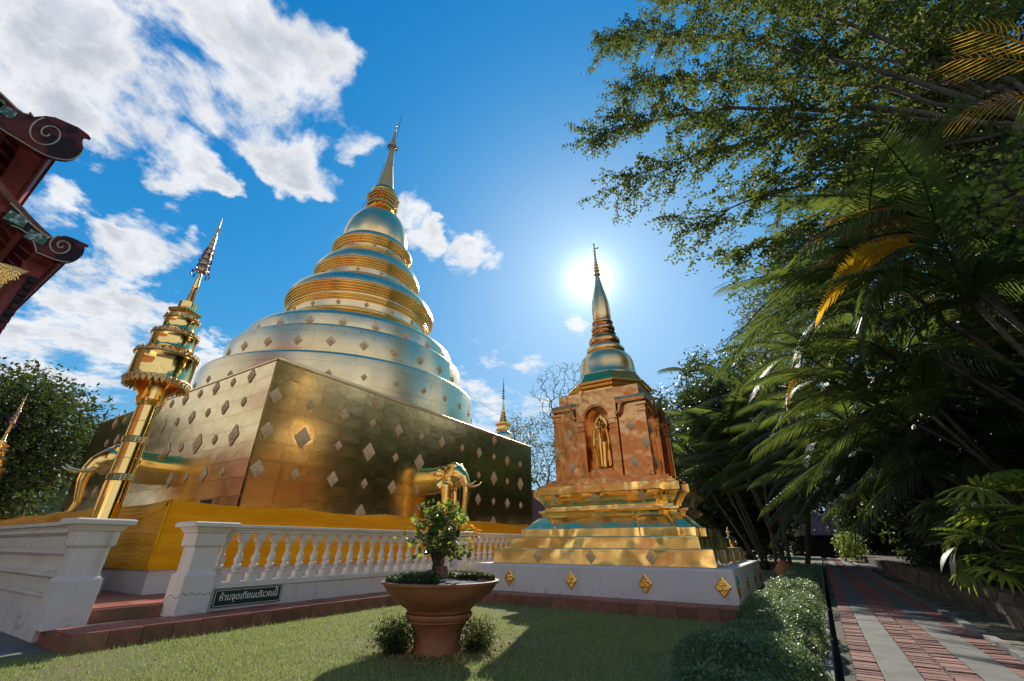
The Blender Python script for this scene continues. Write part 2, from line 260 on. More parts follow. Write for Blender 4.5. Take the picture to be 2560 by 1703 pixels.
# ------------------------------------------------------------------ mesh helpers
class MB:
    def __init__(s): s.v = []; s.f = []; s.n = 0
    def add(s, v, f):
        b = s.n; v = np.asarray(v, float).reshape(-1, 3); s.v.append(v); s.n += len(v)
        s.f.extend([tuple(i + b for i in q) for q in f]); return s
    def box(s, x0, x1, y0, y1, z0, z1):
        v = [(x, y, z) for z in (z0, z1) for y in (y0, y1) for x in (x0, x1)]
        return s.add(v, [(0, 2, 3, 1), (4, 5, 7, 6), (0, 1, 5, 4), (2, 6, 7, 3), (0, 4, 6, 2), (1, 3, 7, 5)])
    def prism(s, poly, z0, z1, poly2=None, cap=True):  # poly counter-clockwise seen from above
        n = len(poly); p2 = poly2 or poly
        v = [(x, y, z0) for x, y in poly] + [(x, y, z1) for x, y in p2]
        f = [(i, (i + 1) % n, n + (i + 1) % n, n + i) for i in range(n)]
        if cap: f += [tuple(range(n, 2 * n)), tuple(reversed(range(n)))]
        return s.add(v, f)
    def stack(s, polys_z, cap=True):                   # loft of same-count polygons
        n = len(polys_z[0][0]); v = []; f = []
        for p, z in polys_z: v += [(x, y, z) for x, y in p]
        for k in range(len(polys_z) - 1):
            f += [(k * n + i, k * n + (i + 1) % n, (k + 1) * n + (i + 1) % n, (k + 1) * n + i) for i in range(n)]
        if cap: m = (len(polys_z) - 1) * n; f += [tuple(range(m, m + n)), tuple(reversed(range(n)))]
        return s.add(v, f)
    def lathe(s, prof, c=(0, 0), n=48, cap=True):
        return s.stack([([(c[0] + r * math.cos(2 * pi * i / n), c[1] + r * math.sin(2 * pi * i / n)) for i in range(n)], z) for r, z in prof], cap)
    def tube(s, pts, rads, n=8, cap=True):
        pts = [np.asarray(p, float) for p in pts]; m = len(pts); V = []; f = []; u = None
        if np.isscalar(rads): rads = [rads] * m
        for i, p in enumerate(pts):
            t = pts[min(i + 1, m - 1)] - pts[max(i - 1, 0)]; t = t / (np.linalg.norm(t) + 1e-9)
            if u is None: u = np.cross(t, (0, 0, 1.0)); u = np.cross(t, (1.0, 0, 0)) if np.linalg.norm(u) < .1 else u
            u = u - t * (u @ t); u /= np.linalg.norm(u) + 1e-9; w = np.cross(t, u); r = rads[i]
            ru, rw = (r if np.ndim(r) else (r, r))
            V += [p + u * ru * math.cos(a) + w * rw * math.sin(a) for a in (2 * pi * k / n for k in range(n))]
        for i in range(m - 1): f += [(i * n + k, i * n + (k + 1) % n, (i + 1) * n + (k + 1) % n, (i + 1) * n + k) for k in range(n)]
        if cap: f += [tuple(reversed(range(n))), tuple(range((m - 1) * n, m * n))]
        return s.add(V, f)
    def ell(s, c, r, R=None, nu=14, nv=9):             # ellipsoid
        V = [(0, 0, -1)]; f = []
        for j in range(1, nv):
            a = -pi / 2 + pi * j / nv
            V += [(math.cos(a) * math.cos(2 * pi * i / nu), math.cos(a) * math.sin(2 * pi * i / nu), math.sin(a)) for i in range(nu)]
        V.append((0, 0, 1)); V = np.array(V) * np.array(r)
        if R is not None: V = V @ np.array(R).T
        for i in range(nu): f.append((0, 1 + (i + 1) % nu, 1 + i)); f.append((len(V) - 1, 1 + (nv - 2) * nu + i, 1 + (nv - 2) * nu + (i + 1) % nu))
        for j in range(nv - 2): f += [(1 + j * nu + i, 1 + j * nu + (i + 1) % nu, 1 + (j + 1) * nu + (i + 1) % nu, 1 + (j + 1) * nu + i) for i in range(nu)]
        return s.add(V + np.array(c), f)
    def cap(s, pts, rads, n=10):                        # tube with rounded ends
        pts = [np.asarray(p, float) for p in pts]
        s.tube(pts, rads, n)
        for p, r in ((pts[0], rads[0]), (pts[-1], rads[-1])): s.ell(p, (r, r, r), nu=n, nv=6)
        return s
    def extrude_x(s, poly, x0, x1):                     # poly in (y, z), counter-clockwise seen from +x
        n = len(poly); v = [(x0, a, b) for a, b in poly] + [(x1, a, b) for a, b in poly]
        f = [(i, (i + 1) % n, n + (i + 1) % n, n + i) for i in range(n)] + [tuple(range(n, 2 * n)), tuple(reversed(range(n)))]
        return s.add(v, f)
    def grid(s, fn, nu, nv):
        v = [fn(i / nu, j / nv) for j in range(nv + 1) for i in range(nu + 1)]
        f = [(j * (nu + 1) + i, j * (nu + 1) + i + 1, (j + 1) * (nu + 1) + i + 1, (j + 1) * (nu + 1) + i) for j in range(nv) for i in range(nu)]
        return s.add(v, f)
    def mesh(s, name, smooth=False):
        me = bpy.data.meshes.new(name); me.from_pydata(np.concatenate(s.v).tolist(), [], s.f)
        if smooth: me.polygons.foreach_set('use_smooth', np.ones(len(me.polygons), bool))
        me.update(); return me
    def build(s, name, m, parent=None, smooth=False, bevel=0.0, auto=None, remesh=0.0):
        o = obj(name, s.mesh(name, smooth), m, parent)
        if bevel:
            b = o.modifiers.new('bevel', 'BEVEL'); b.width = bevel; b.segments = 2; b.limit_method = 'ANGLE'; b.angle_limit = rad(35)
        if auto: autosmooth(o.data, auto)
        if remesh:
            r = o.modifiers.new('remesh', 'REMESH'); r.mode = 'VOXEL'; r.voxel_size = remesh; r.use_smooth_shade = True
            q = o.modifiers.new('smooth', 'SMOOTH'); q.factor = .5; q.iterations = 3
        return o
def autosmooth(me, ang):
    me.polygons.foreach_set('use_smooth', np.ones(len(me.polygons), bool)); me.set_sharp_from_angle(angle=rad(ang))
LOC = {}
def obj(name, data, m=None, parent=None, M4=None):
    o = bpy.data.objects.new(name, data); COL.objects.link(o)
    if m is not None and data is not None and not data.materials: data.materials.append(M[m] if isinstance(m, str) else m)
    if M4 is not None: o.matrix_basis = M4
    if parent is not None:
        o.parent = parent; base = LOC.get(parent.name)
        if base is not None: o.matrix_parent_inverse = base.inverted()
    return o
def empty(name, loc, label=None, cat=None, group=None):
    o = bpy.data.objects.new(name, None); COL.objects.link(o); o.location = loc; o.empty_display_size = .2
    LOC[o.name] = Matrix.Translation(Vector(loc)); return tag(o, label, cat, group)
def tag(o, label=None, cat=None, group=None, kind=None):
    if label: o['label'] = label
    if cat: o['category'] = cat
    if group: o['group'] = group
    if kind: o['kind'] = kind
    return o
def fast_mesh(name, V, Fc, smooth=False):               # V (n,3); Fc (m,k) faces of one size
    me = bpy.data.meshes.new(name); V = np.ascontiguousarray(V, np.float32); Fc = np.ascontiguousarray(Fc, np.int32); k = Fc.shape[1]
    me.vertices.add(len(V)); me.vertices.foreach_set('co', V.ravel()); me.loops.add(Fc.size); me.loops.foreach_set('vertex_index', Fc.ravel())
    me.polygons.add(len(Fc)); me.polygons.foreach_set('loop_start', np.arange(0, Fc.size, k, dtype=np.int32)); me.polygons.foreach_set('loop_total', np.full(len(Fc), k, np.int32))
    if smooth: me.polygons.foreach_set('use_smooth', np.ones(len(Fc), bool))
    me.update(calc_edges=True); return me
def unit(a): return a / (np.linalg.norm(a, axis=-1, keepdims=True) + 1e-9)
def leaf_geo(P, size, aspect=.5, flat=.3, droop=0.0, jit=.35):   # kite-shaped leaves folded along the midrib
    n = len(P); d = unit(rng.normal(size=(n, 3)) * (1, 1, 1 - flat) + (0, 0, -droop)); w = unit(np.cross(d, rng.normal(size=(n, 3)) * .6 + (0, 0, 1.0)))
    nn = np.cross(d, w); L = size * (1 + jit * rng.uniform(-1, 1, (n, 1))); b = L * aspect * .5
    V = np.stack([P - d * L * .5, P + w * b - d * L * .05 + nn * L * .06, P + d * L * .5, P - w * b - d * L * .05 + nn * L * .06], 1).reshape(-1, 3)
    return V, np.arange(4 * n).reshape(n, 4)
def dupe(root, loc, rz=0.0, sc=1.0, label=None):       # copy of a thing with its parts
    r = root.copy(); COL.objects.link(r); r.location = loc; r.rotation_euler = (0, 0, rz); r.scale = (sc, sc, sc)
    if label: r['label'] = label
    for ch in root.children:
        c = ch.copy(); COL.objects.link(c); c.parent = r
        for gch in ch.children: d = gch.copy(); COL.objects.link(d); d.parent = c
    return r
def struct(o): o['kind'] = 'structure'; return o
def redent(c, a0, w0, a1, w1):                          # square plan with a centre projection and indented corners (ccw)
    q = [(a0, -w0), (a0, -w1), (a1, -w1), (a1, -a1), (w1, -a1), (w1, -a0), (w0, -a0)]
    out = []
    for k in range(4):
        cs, sn = math.cos(k * pi / 2), math.sin(k * pi / 2)
        out += [(c[0] + x * cs - y * sn, c[1] + x * sn + y * cs) for x, y in q]
    return out
def square(c, w): return [(c[0] - w, c[1] - w), (c[0] + w, c[1] - w), (c[0] + w, c[1] + w), (c[0] - w, c[1] + w)]
# ------------------------------------------------------------------ ground, lawn, path
PA = rad(-1.4); PC = (0.0, 5.0)
def PL(x, y):                                           # path frame -> world
    c, s = math.cos(PA), math.sin(PA); return (PC[0] + x * c - (y - PC[1]) * s, PC[1] + x * s + (y - PC[1]) * c)
PM = lambda x, y, z: Matrix.Translation((*PL(x, y), z)) @ Matrix.Rotation(PA, 4, 'Z')
struct(MB().add([(-500, -500, -.16), (500, -500, -.16), (500, 500, -.16), (-500, 500, -.16)], [(0, 1, 2, 3)]).build('ground', 'soil'))
struct(MB().prism([(-70, -30), PL(-.10, -30), PL(-.10, 70), (-70, 70)], -.3, 0).build('lawn', 'lawn'))
def strip(name, x0, x1, y0, y1, z0, z1, m):
    return struct(MB().prism([PL(x0, y0), PL(x1, y0), PL(x1, y1), PL(x0, y1)], z0, z1).build(name, m))
strip('lawn_edging', -.100, -.045, -6, 45, -.3, .012, 'kerb')
strip('gravel_margin', .02, .10, -6, 45, -.3, -.018, 'moss')
path = strip('path', .10, 1.447, -6, 45, -.3, -.022, 'soil')
for x0, x1 in ((.298, .566), (.977, 1.252)):
    y = -3.0
    while y < 44:                                       # cast concrete lanes, poured in bays
        L = 1.9 + random.random() * .3
        MB().prism([PL(x0, y), PL(x1, y), PL(x1, y + L - .012), PL(x0, y + L - .012)], -.03, random.uniform(-.002, .003)).build('concrete_lane', 'concrete', path, bevel=.006); y += L
LOC[path.name] = Matrix.Identity(4)
brick_me = []
for k in range(6):
    b = MB(); h = .5 * .185; t = .031 + random.uniform(-.004, .003)
    pts = [(-h, -t), (h, -t), (h, t), (-h, t)]; top = [(x * (1 - random.uniform(.01, .05)), y * (1 - random.uniform(.08, .3))) for x, y in pts]
    b.prism(pts, -.05, -.006).stack([(pts, -.006), (top, random.uniform(-.002, .001))]); me = b.mesh('brick'); me.materials.append(M['brick']); brick_me.append(me)
far = MB(); cnt = 0
for xc, y0 in ((.2, 0), (.668, .02), (.874, .05), (1.35, .03)):
    y = 4.2 + y0
    while y < 44:
        if y < 9.6:
            obj('brick', random.choice(brick_me), None, path, PM(xc + random.uniform(-.004, .004), y, random.uniform(-.006, .006)) @ Matrix.Rotation(random.uniform(-.05, .05), 4, 'X') @ Matrix.Rotation(random.uniform(-.03, .03), 4, 'Z')); y += .0735
        else:
            a = random.uniform(-.006, .006); h = .0925
            far.prism([PL(xc - h, y), PL(xc + h, y), PL(xc + h, y + .062), PL(xc - h, y + .062)], -.04, a); y += .0735
tag(far.build('far_bricks', 'brick_far', path), kind='stuff')
strip('kerb', 1.449, 1.545, -6, 45, -.3, .045, 'kerb')
side = strip('side_paving', 1.547, 2.15, -6, 45, -.3, .012, 'soil'); LOC[side.name] = Matrix.Identity(4)
y = 5.2
while y < 17:
    x = 1.56; d = .09 + random.random() * .05
    while x < 1.97:
        w = random.uniform(.16, .30); w = min(w, 2.0 - x)
        MB().prism([PL(x, y), PL(x + w - .012, y), PL(x + w - .012, y + d - .012), PL(x, y + d - .012)], -.02, .022 + random.uniform(-.006, .008)).build('paving_stone', 'paver', side, bevel=.006); x += w
    y += d
# low stone wall to the right of the path
wall = empty('stone_wall', (*PL(2.1, 12), 0), 'low mossy wall of weathered stone blocks right of the brick path', 'wall')
blk = []
for k in range(5):
    b = MB(); v = np.array([(x, y, z) for z in (0, .135) for y in (0, .33) for x in (-.11, .11)], float); v += rng.uniform(-.012, .012, v.shape)
    b.add(v, [(0, 2, 3, 1), (4, 5, 7, 6), (0, 1, 5, 4), (2, 6, 7, 3), (0, 4, 6, 2), (1, 3, 7, 5)]); me = b.mesh('stone_block'); me.materials.append(M['stone']); blk.append(me)
for r in range(3):
    y = 6.6 + r * .17
    while y < 24:
        o = obj('stone_block', random.choice(blk), None, wall, PM(2.09 + random.uniform(-.02, .02) + (.03 if r == 2 else 0), y, -.01 + r * .142)); y += .345
MB().prism([PL(2.02, 6.4), PL(2.16, 6.4), PL(2.16, 24.4), PL(2.02, 24.4)], -.2, .40).build('mortar_core', 'moss', wall)
strip('garden_bed', 2.17, 30, -8, 60, -.3, .30, 'soil')

# ------------------------------------------------------------------ terrace, red tile ledge
LX, WX = -6.50, -7.10                                   # ledge front, balustrade front
terr = struct(MB().box(-40, WX - .30, 2.0, 40, -.3, .292).build('terrace_floor', 'tile')); LOC[terr.name] = Matrix.Identity(4)
ledge = struct(MB().box(WX - .36, LX - .02, 1.97, 8.06, -.3, .150).box(LX - .03, -.62, 7.57, 8.06, -.3, .149).box(-1.05, -.62, 8.05, 13.5, -.3, .148).build('ledge', 'grout')); LOC[ledge.name] = Matrix.Identity(4)
tl = MB().box(-.146, .146, -.146, .146, -.02, .02).mesh('tile'); tl.materials.append(M['tile'])
ts = MB().box(-.012, .012, -.146, .146, -.085, .078).mesh('edge_tile'); ts.materials.append(M['tile_side'])
def put_tile(me, nm, x, y, z, rz=0): 
    o = obj(nm, me, None, ledge, Matrix.Translation((x, y, z)) @ Matrix.Rotation(rz, 4, 'Z')); return o
i = 0
while 2.12 + i * .3 < 7.9:
    y = 2.12 + i * .3
    for xx in (LX - .148, LX - .448): put_tile(tl, 'tile', xx, y, .150 + random.uniform(-.002, .002))
    put_tile(ts, 'edge_tile', LX - .008, y, .07); i += 1
i = 0
while -6.2 + i * .3 < -.75:
    x = -6.2 + i * .3
    for k, yy in enumerate((7.73, 8.0)):
        if k == 1 or x > -6.5: put_tile(tl, 'tile', x, yy - .012 * k, .1500 + random.uniform(-.002, .002) - .003 * k)
    put_tile(ts, 'edge_tile', x, 7.578, .07, pi / 2); i += 1
for k in range(3): put_tile(ts, 'edge_tile', LX - .15 - .3 * k, 1.965, .07, pi / 2)
# entry step inside the gap of the balustrade
st = MB().box(WX - .32, WX - .27, 2.27, 3.05, .0, .288).build('riser', 'tile_side', terr)
for a in range(3):
    for b_ in range(6):
        obj('floor_tile', tl, None, terr, Matrix.Translation((WX - .46 - .3 * b_, 2.32 + .3 * a, .283 + random.uniform(-.001, .001))))
struct(MB().box(-40, -6.9, -6, 1.93, -.2, .006).build('pavement', 'concrete'))

# ------------------------------------------------------------------ balustrades
def bal_profile():
    return [(.045, .605), (.062, .625), (.040, .645), (.058, .665), (.068, .690), (.058, .715), (.040, .735), (.052, .755), (.064, .785), (.056, .82), (.036, .87), (.030, .93), (.034, .955), (.052, .965), (.052, .985), (.034, .998), (.040, 1.03)]
bm_ = MB().box(-.062, .062, -.062, .062, .50, .606); bm_.lathe(bal_profile(), n=14)
bm_.stack([(square((0, 0), .040), 1.018), (square((0, 0), .064), 1.055), (square((0, 0), .064), 1.160)])
BAL = bm_.mesh('baluster'); BAL.materials.append(M['white']); autosmooth(BAL, 40)
def rail_profile(x):                                    # outline in (x, z) of rail, front towards +x
    return None
def balustrade(name, y0, y1, b0, pitch, label, posts):
    e = empty(name, (WX - .12, (y0 + y1) / 2, .17), label, 'balustrade')
    xc = WX - .11
    MB().box(xc - .10, WX, y0, y1, .145, .436).build('base_wall', 'white_stained', e, bevel=.008)
    MB().box(xc - .125, WX + .028, y0, y1, .437, .472).box(xc - .105, WX + .010, y0, y1, .4725, .503).build('base_moulding', 'white', e, bevel=.006)
    MB().box(xc - .085, xc + .085, y0, y1, 1.150, 1.185).box(xc - .10, xc + .10, y0, y1, 1.1855, 1.215).box(xc - .125, xc + .125, y0, y1, 1.2155, 1.258).build('rail', 'white', e, bevel=.008)
    y = b0
    while y < y1 - .08:
        obj('baluster', BAL, None, e, Matrix.Translation((xc, y, 0)) @ Matrix.Rotation(random.uniform(-.02, .02), 4, 'Z')); y += pitch
    for (p0, p1) in posts: post(e, xc, p0, p1)
    return e
def post(e, xc, p0, p1, hx=.20):
    yc = (p0 + p1) / 2; w = (p1 - p0) / 2
    def sq(a, b): return [(xc - a, yc - b), (xc + a, yc - b), (xc + a, yc + b), (xc - a, yc + b)]
    p = MB(); p.stack([(sq(hx, w), .145), (sq(hx, w), .62), (sq(hx - .035, w - .035), .655), (sq(hx - .035, w - .035), .955), (sq(hx, w), .985), (sq(hx, w), 1.14)]); p.build('post', 'white_stained', e, bevel=.006)
    c = MB(); c.stack([(sq(hx + .012, w + .012), 1.141), (sq(hx + .02, w + .02), 1.16), (sq(hx + .045, w + .045), 1.19), (sq(hx + .05, w + .05), 1.213)]); c.stack([(sq(hx + .10, w + .10), 1.2135), (sq(hx + .105, w + .105), 1.262), (sq(hx + .085, w + .085), 1.278)]); c.build('post_cap', 'white', e, bevel=.006)
def crack(par, pts, r=.0035):
    return MB().tube(pts, [r * (.6 + .6 * random.random()) for _ in pts], 4).build('crack', 'grout', par)
BE = balustrade('balustrade', 3.44, 8.74, 3.535, .2515, 'white balustrade with turned balusters above the green sign', [(3.05, 3.44), (8.74, 9.11)])
balustrade('balustrade', 9.11, 15.0, 9.32, .262, 'white balustrade stretch behind the bonsai, left of the smaller chedi', [])
xf = WX - .11 + .2
crack(BE, [(xf + .0005, y, .405 + .018 * math.sin(k * 1.9) + .01 * random.random() - .02 * (k / 12)) for k, y in enumerate(np.linspace(3.055, 3.435, 13))])
crack(BE, [(xf - .4 * k / 8, 3.0495, .40 - .03 * math.sin(k) - .06 * k / 8) for k in range(9)])
# solid parapet running back along the left, with moulded bands and fluting
e = empty('parapet', (-12, 2.05, .17), 'white solid parapet with fluted bands and a square end post, far left', 'parapet')
post(e, -7.40, 1.88, 2.26)
PX0, PX1, PYF = -26.0, -7.62, 1.955
MB().box(PX0, PX1, PYF, 2.2, .0, .47).build('base_wall', 'white_stained', e)
bands = [(.436, .470, .055), (.470, .49, .02), (.625, .645, .02), (.645, .685, .06), (.685, .705, .03), (.87, .89, .02), (.89, .925, .055), (.925, .95, .025), (1.105, 1.125, .025), (1.125, 1.165, .06), (1.165, 1.19, .03)]
bb = MB().box(PX0, PX1, PYF + .03, 2.19, .47, 1.19)
for z0, z1, d in bands: bb.box(PX0, PX1, PYF + .02 - d, PYF + .05, z0 + .0005, z1 - .0005)
bb.build('moulding', 'white', e, bevel=.004)
MB().box(PX0, PX1, PYF - .02, 2.23, 1.1905, 1.215).box(PX0, PX1, PYF - .06, 2.27, 1.2155, 1.262).build('rail', 'white', e, bevel=.006)
fl = MB().stack([([(-.038, -.03), (.038, -.03), (.038, .03), (-.038, .03)], 0), ([(-.038, -.03), (.038, -.03), (.038, .03), (-.038, .03)], .132)]).mesh('flute'); fl.materials.append(M['white'])
for k in range(60):
    for z in (.491, .952): obj('flute', fl, None, e, Matrix.Translation((-7.70 - k * .115, PYF + .022, z)))
# sign with Thai lettering
sg = empty('sign', (WX + .03, 4.0, .17), 'dark green sign with white Thai lettering at the foot of the balustrade', 'sign')
SX = WX + .032
MB().box(SX - .012, SX, 3.51, 4.492, .208, .424).build('board', 'sign_green', sg, bevel=.003)
fr = MB(); a0, a1, c0, c1, t = 3.522, 4.480, .220, .412, .006
fr.box(SX - .002, SX + .003, a0, a1, c0, c0 + t).box(SX - .002, SX + .003, a0, a1, c1 - t, c1).box(SX - .002, SX + .003, a0, a0 + t, c0 + t, c1 - t).box(SX - .002, SX + .003, a1 - t, a1, c0 + t, c1 - t).build('border', 'sign_white', sg)
def text_mesh(body, name):
    cu = bpy.data.curves.new('lettering', 'FONT'); cu.body = body; cu.offset = .012
    o = bpy.data.objects.new('tmp', cu); COL.objects.link(o); bpy.context.view_layer.update()
    me = bpy.data.meshes.new_from_object(o.evaluated_get(bpy.context.evaluated_depsgraph_get())); bpy.data.objects.remove(o); me.name = name; return me
Rt = Matrix(((0, 0, 1, 0), (1, 0, 0, 0), (0, 1, 0, 0), (0, 0, 0, 1)))
me = text_mesh('ห้ามจุดเทียนบริเวณนี', 'lettering'); xs = [v.co.x for v in me.vertices]; wd = max(xs) - min(xs); sc = .84 / wd
obj('lettering', me, 'sign_white', sg, Matrix.Translation((SX + .003, 3.58, .288)) @ Rt @ Matrix.Diagonal((sc, sc * 1.15, 1, 1)))
me = text_mesh('้', 'tone_mark'); x0 = max(v.co.x for v in me.vertices)
obj('tone_mark', me, 'sign_white', sg, Matrix.Translation((SX + .0035, 3.58 + .84 - x0 * sc, .288 + .018)) @ Rt @ Matrix.Diagonal((sc, sc * 1.15, 1, 1)))

# ------------------------------------------------------------------ diamond plaques
def plaque_mesh(r, t=.022):                              # lies in the local XY plane, front +Z
    b = MB(); d = [(0, -r), (r * .82, 0), (0, r), (-r * .82, 0)]
    s_ = lambda k: [(x * k, y * k) for x, y in d]
    b.stack([(s_(1), 0), (s_(.97), t * .8), (s_(.84), t), (s_(.78), t * .25)], True)
    for k in range(4):
        a = k * pi / 2 + pi / 4; p = (math.cos(a) * r * .30 * .9, math.sin(a) * r * .30)
        b.ell((p[0], p[1], t * .6), (r * .17, r * .17, t * .9), nu=8, nv=5)
    b.ell((0, 0, t * .6), (r * .13, r * .13, t), nu=8, nv=5)
    me = b.mesh('plaque'); me.materials.append(M['plaque']); return me
PLQ = {'L': plaque_mesh(.30), 'M': plaque_mesh(.225), 'S': plaque_mesh(.15)}
R_XP = Matrix(((0, 0, 1, 0), (1, 0, 0, 0), (0, 1, 0, 0), (0, 0, 0, 1)))        # face towards +x
R_YN = Matrix(((1, 0, 0, 0), (0, 0, -1, 0), (0, 1, 0, 0), (0, 0, 0, 1)))       # face towards -y

# ------------------------------------------------------------------ the great golden chedi
BX, BY, BXL, BYF, BT = -10.93, 5.43, -24.0, 19.25, 5.50
CH = (-17.69, 12.63)
# white plinth under a saffron cloth
QX, QY = -8.84, 3.31
pl = empty('chedi_plinth', (-17, 12, .29), 'white plinth below the saffron cloth at the foot of the great chedi', 'plinth')
MB().box(-27, QX, QY, 21.4, .28, .655).box(-27, QX - .03, QY + .03, 21.3, .655, 1.60).build('plinth_wall', 'white_stained', pl, bevel=.01)
cl = empty('cloth_banner', (QX, QY, .64), 'saffron yellow satin cloth wrapped around the plinth of the great chedi', 'cloth')
def swag(u, z, per, seed):                              # depth of folds: scallops hanging from pins
    k = u / per; i = math.floor(k); fr_ = k - i; top = 1.665
    sag = .05 + .03 * math.sin(i * 2.1 + seed)
    dist = (top - z) / .33; cat = 4 * fr_ * (1 - fr_)
    f = 0.0
    for q in range(4):
        c = .15 + .21 * q; line = c * (.35 + .65 * cat); d = dist - line
        f += .020 * math.exp(-(d / .05) ** 2) * (1 if dist < 1.3 else 0)
    f += .010 * math.sin(u * 3.1 + seed + 1.5 * math.sin(z * 4)) + .006 * math.sin(u * 9.7 + 2 * z)
    f += .008 * math.sin(z * 16 + u * .8 + seed) * (1 - .4 * cat)
    return f
def cloth_top(u, per, seed):
    k = u / per; i = math.floor(k); fr_ = k - i; return 1.675 - .045 * 4 * fr_ * (1 - fr_) * (1 + .3 * math.sin(i * 1.7 + seed))
def cl_y(i, j):
    u = i * 17.9; z1 = cloth_top(u, 2.35, 0); z = .628 + j * (z1 - .628); return (QX + .035 + swag(u, z, 2.35, 0), QY - .03 + u, z)
def cl_x(i, j):
    u = i * 17.5; z1 = cloth_top(u, 2.9, 2); z = .628 + j * (z1 - .628); return (QX + .03 - u, QY - .04 - swag(u, z, 2.9, 2), z)
MB().grid(cl_y, 420, 44).build('cloth_panel', 'cloth', cl, smooth=True)
b = MB().grid(cl_x, 320, 40); b.f = [tuple(reversed(q)) for q in b.f]; b.build('cloth_panel', 'cloth', cl, smooth=True)
MB().tube([(QX + .045, QY - .045, z) for z in np.linspace(.63, 1.68, 12)], .018, 6).build('corner_seam', 'cloth', cl, smooth=True)
MB().grid(lambda i, j: (QX + .05 - j * .5, QY - .035 + i * 17.8, cloth_top(i * 17.8, 2.35, 0) - .004 - .03 * j), 300, 4).grid(lambda i, j: (QX + .03 - i * 17.5, QY - .05 + j * .5, cloth_top(i * 17.5, 2.9, 2) - .004 - .03 * j), 200, 4).build('cloth_top', 'cloth', cl, smooth=True)

G = empty('golden_chedi', (*CH, 1.6), 'great golden chedi with square base, round tiers, bell and tall spire', 'stupa')
b = MB()
nseg = 60                                               # slightly wavy copper cladding
b.grid(lambda i, j: (BX - .03 * j, BY + (BYF - BY) * i, 1.58 + (BT - 1.58) * j), 90, 24)
b.f = [q for q in b.f]
b2 = MB().grid(lambda i, j: (BX - (BX - BXL) * i - .02 * (1 - i) * j, BY + .03 * j, 1.58 + (BT - 1.58) * j), 90, 24); b2.f = [tuple(reversed(q)) for q in b2.f]
b.add(np.concatenate(b2.v), b2.f)
b.add([(BX - .03, BY + .03, BT), (BX - .03, BYF, BT), (BXL, BYF, BT), (BXL, BY + .03, BT)], [(0, 1, 2, 3)])
b.add([(BX, BYF, 1.5), (BXL, BYF, 1.5), (BXL, BYF, BT), (BX - .03, BYF, BT), (BXL, BY, 1.5), (BXL, BY + .03, BT)], [(0, 1, 2, 3), (1, 4, 5, 2)])
b.build('square_base', 'gold_face', G, auto=30)
# copper sheets nailed over the faces, each lying a little differently
def sheet_mesh(w, h, seed):
    r_ = np.random.default_rng(seed); nz = r_.normal(size=(6, 4)); bb = MB()
    def zf(i, j): return 0.010 + .0005 * sum(q[0] * math.sin(2.2 * q[1] * i * 2 + 2.0 * q[2] * j * 2 + q[3] * 3) for q in nz) / 2.2
    bb.grid(lambda i, j: ((i - .5) * w, (j - .5) * h, zf(i, j)), 5, 4)
    for k in range(4):
        px, py = ((-.5, -.5), (.5, -.5), (.5, .5), (-.5, .5))[k]; qx, qy = ((.5, -.5), (.5, .5), (-.5, .5), (-.5, -.5))[k]
    me = bb.mesh('gold_sheet', True); me.materials.append(M['gold_face']); s_ = bpy.data.objects; return me
def sheets(n_u, n_v, u0, u1, place):
    w, h = (u1 - u0) / n_u, (BT - .02 - 1.60) / n_v; ms = [sheet_mesh(w - .009, h - .009, 50 + k) for k in range(7)]
    for j in range(n_v):
        for i in range(n_u):
            uu = u0 + w * (i + .5); zz = 1.60 + h * (j + .5)
            T_ = place(uu, zz) @ Matrix.Rotation(random.gauss(0, .0016), 4, 'X') @ Matrix.Rotation(random.gauss(0, .0016), 4, 'Y') @ Matrix.Rotation(random.choice((0, pi)), 4, 'Z')
            obj('gold_sheet', random.choice(ms), None, G, T_)
sheets(18, 9, BY + .01, BYF - .01, lambda u, z: Matrix.Translation((BX + .020 - .03 * (z - 1.58) / (BT - 1.58), u, z)) @ Matrix(((0, 0, 1, 0), (1, 0, 0, 0), (0, 1, 0, 0), (0, 0, 0, 1))))
sheets(15, 9, BXL + .01, BX - .02, lambda u, z: Matrix.Translation((u, BY - .020 + .03 * (z - 1.58) / (BT - 1.58), z)) @ Matrix(((1, 0, 0, 0), (0, 0, -1, 0), (0, 1, 0, 0), (0, 0, 0, 1))))
ed = MB().box(BX - .09, BX + .03, BY - .03, BYF + .02, BT - .015, BT + .04).box(BXL, BX - .091, BY - .03, BY + .06, BT - .014, BT + .039)
ed.build('coping', 'gold_drum', G, bevel=.008)
MB().tube([(BX + .0, BY, BT + .05), (BX + .0, BYF, BT + .05)], .045, 10).build('rounded_edge', 'gold_drum', G, smooth=True)
MB().box(-12.75, -12.25, BY - .05, BY + .05, 1.70, 2.0).build('vent_opening', 'dark', G)
ys = [5.62, 6.62, 7.77, 8.90, 10.03, 11.16, 12.29, 13.55, 14.72, 15.85, 16.95, 18.12]
def plq(kind, M4, nm='plaque'): return obj(nm, PLQ[kind], None, G, M4)
for k, y in enumerate(ys):
    for z, ev, od in ((5.40, 'M', 'S'), (4.53, 'S', 'M'), (3.60, 'L', 'S'), (2.65, 'S', 'M'), (1.84, 'M', 'S')):
        if k == 0 and z not in (4.53, 3.60, 2.65): continue
        if z == 5.40 and k not in (3, 9): continue
        if z == 1.84 and k % 3: continue
        if z in (2.65, 3.6) and 11.4 < y < 13.7: continue          # the elephant stands here
        kd = (od if k % 2 == 0 else ev) if k else 'M'
        if z == 5.40: zc = 5.28 if kd == 'M' else 5.34
        else: zc = z
        plq(kd, Matrix.Translation((BX + .040 - .03 * (zc - 1.6) / 3.9, y, zc)) @ R_XP)
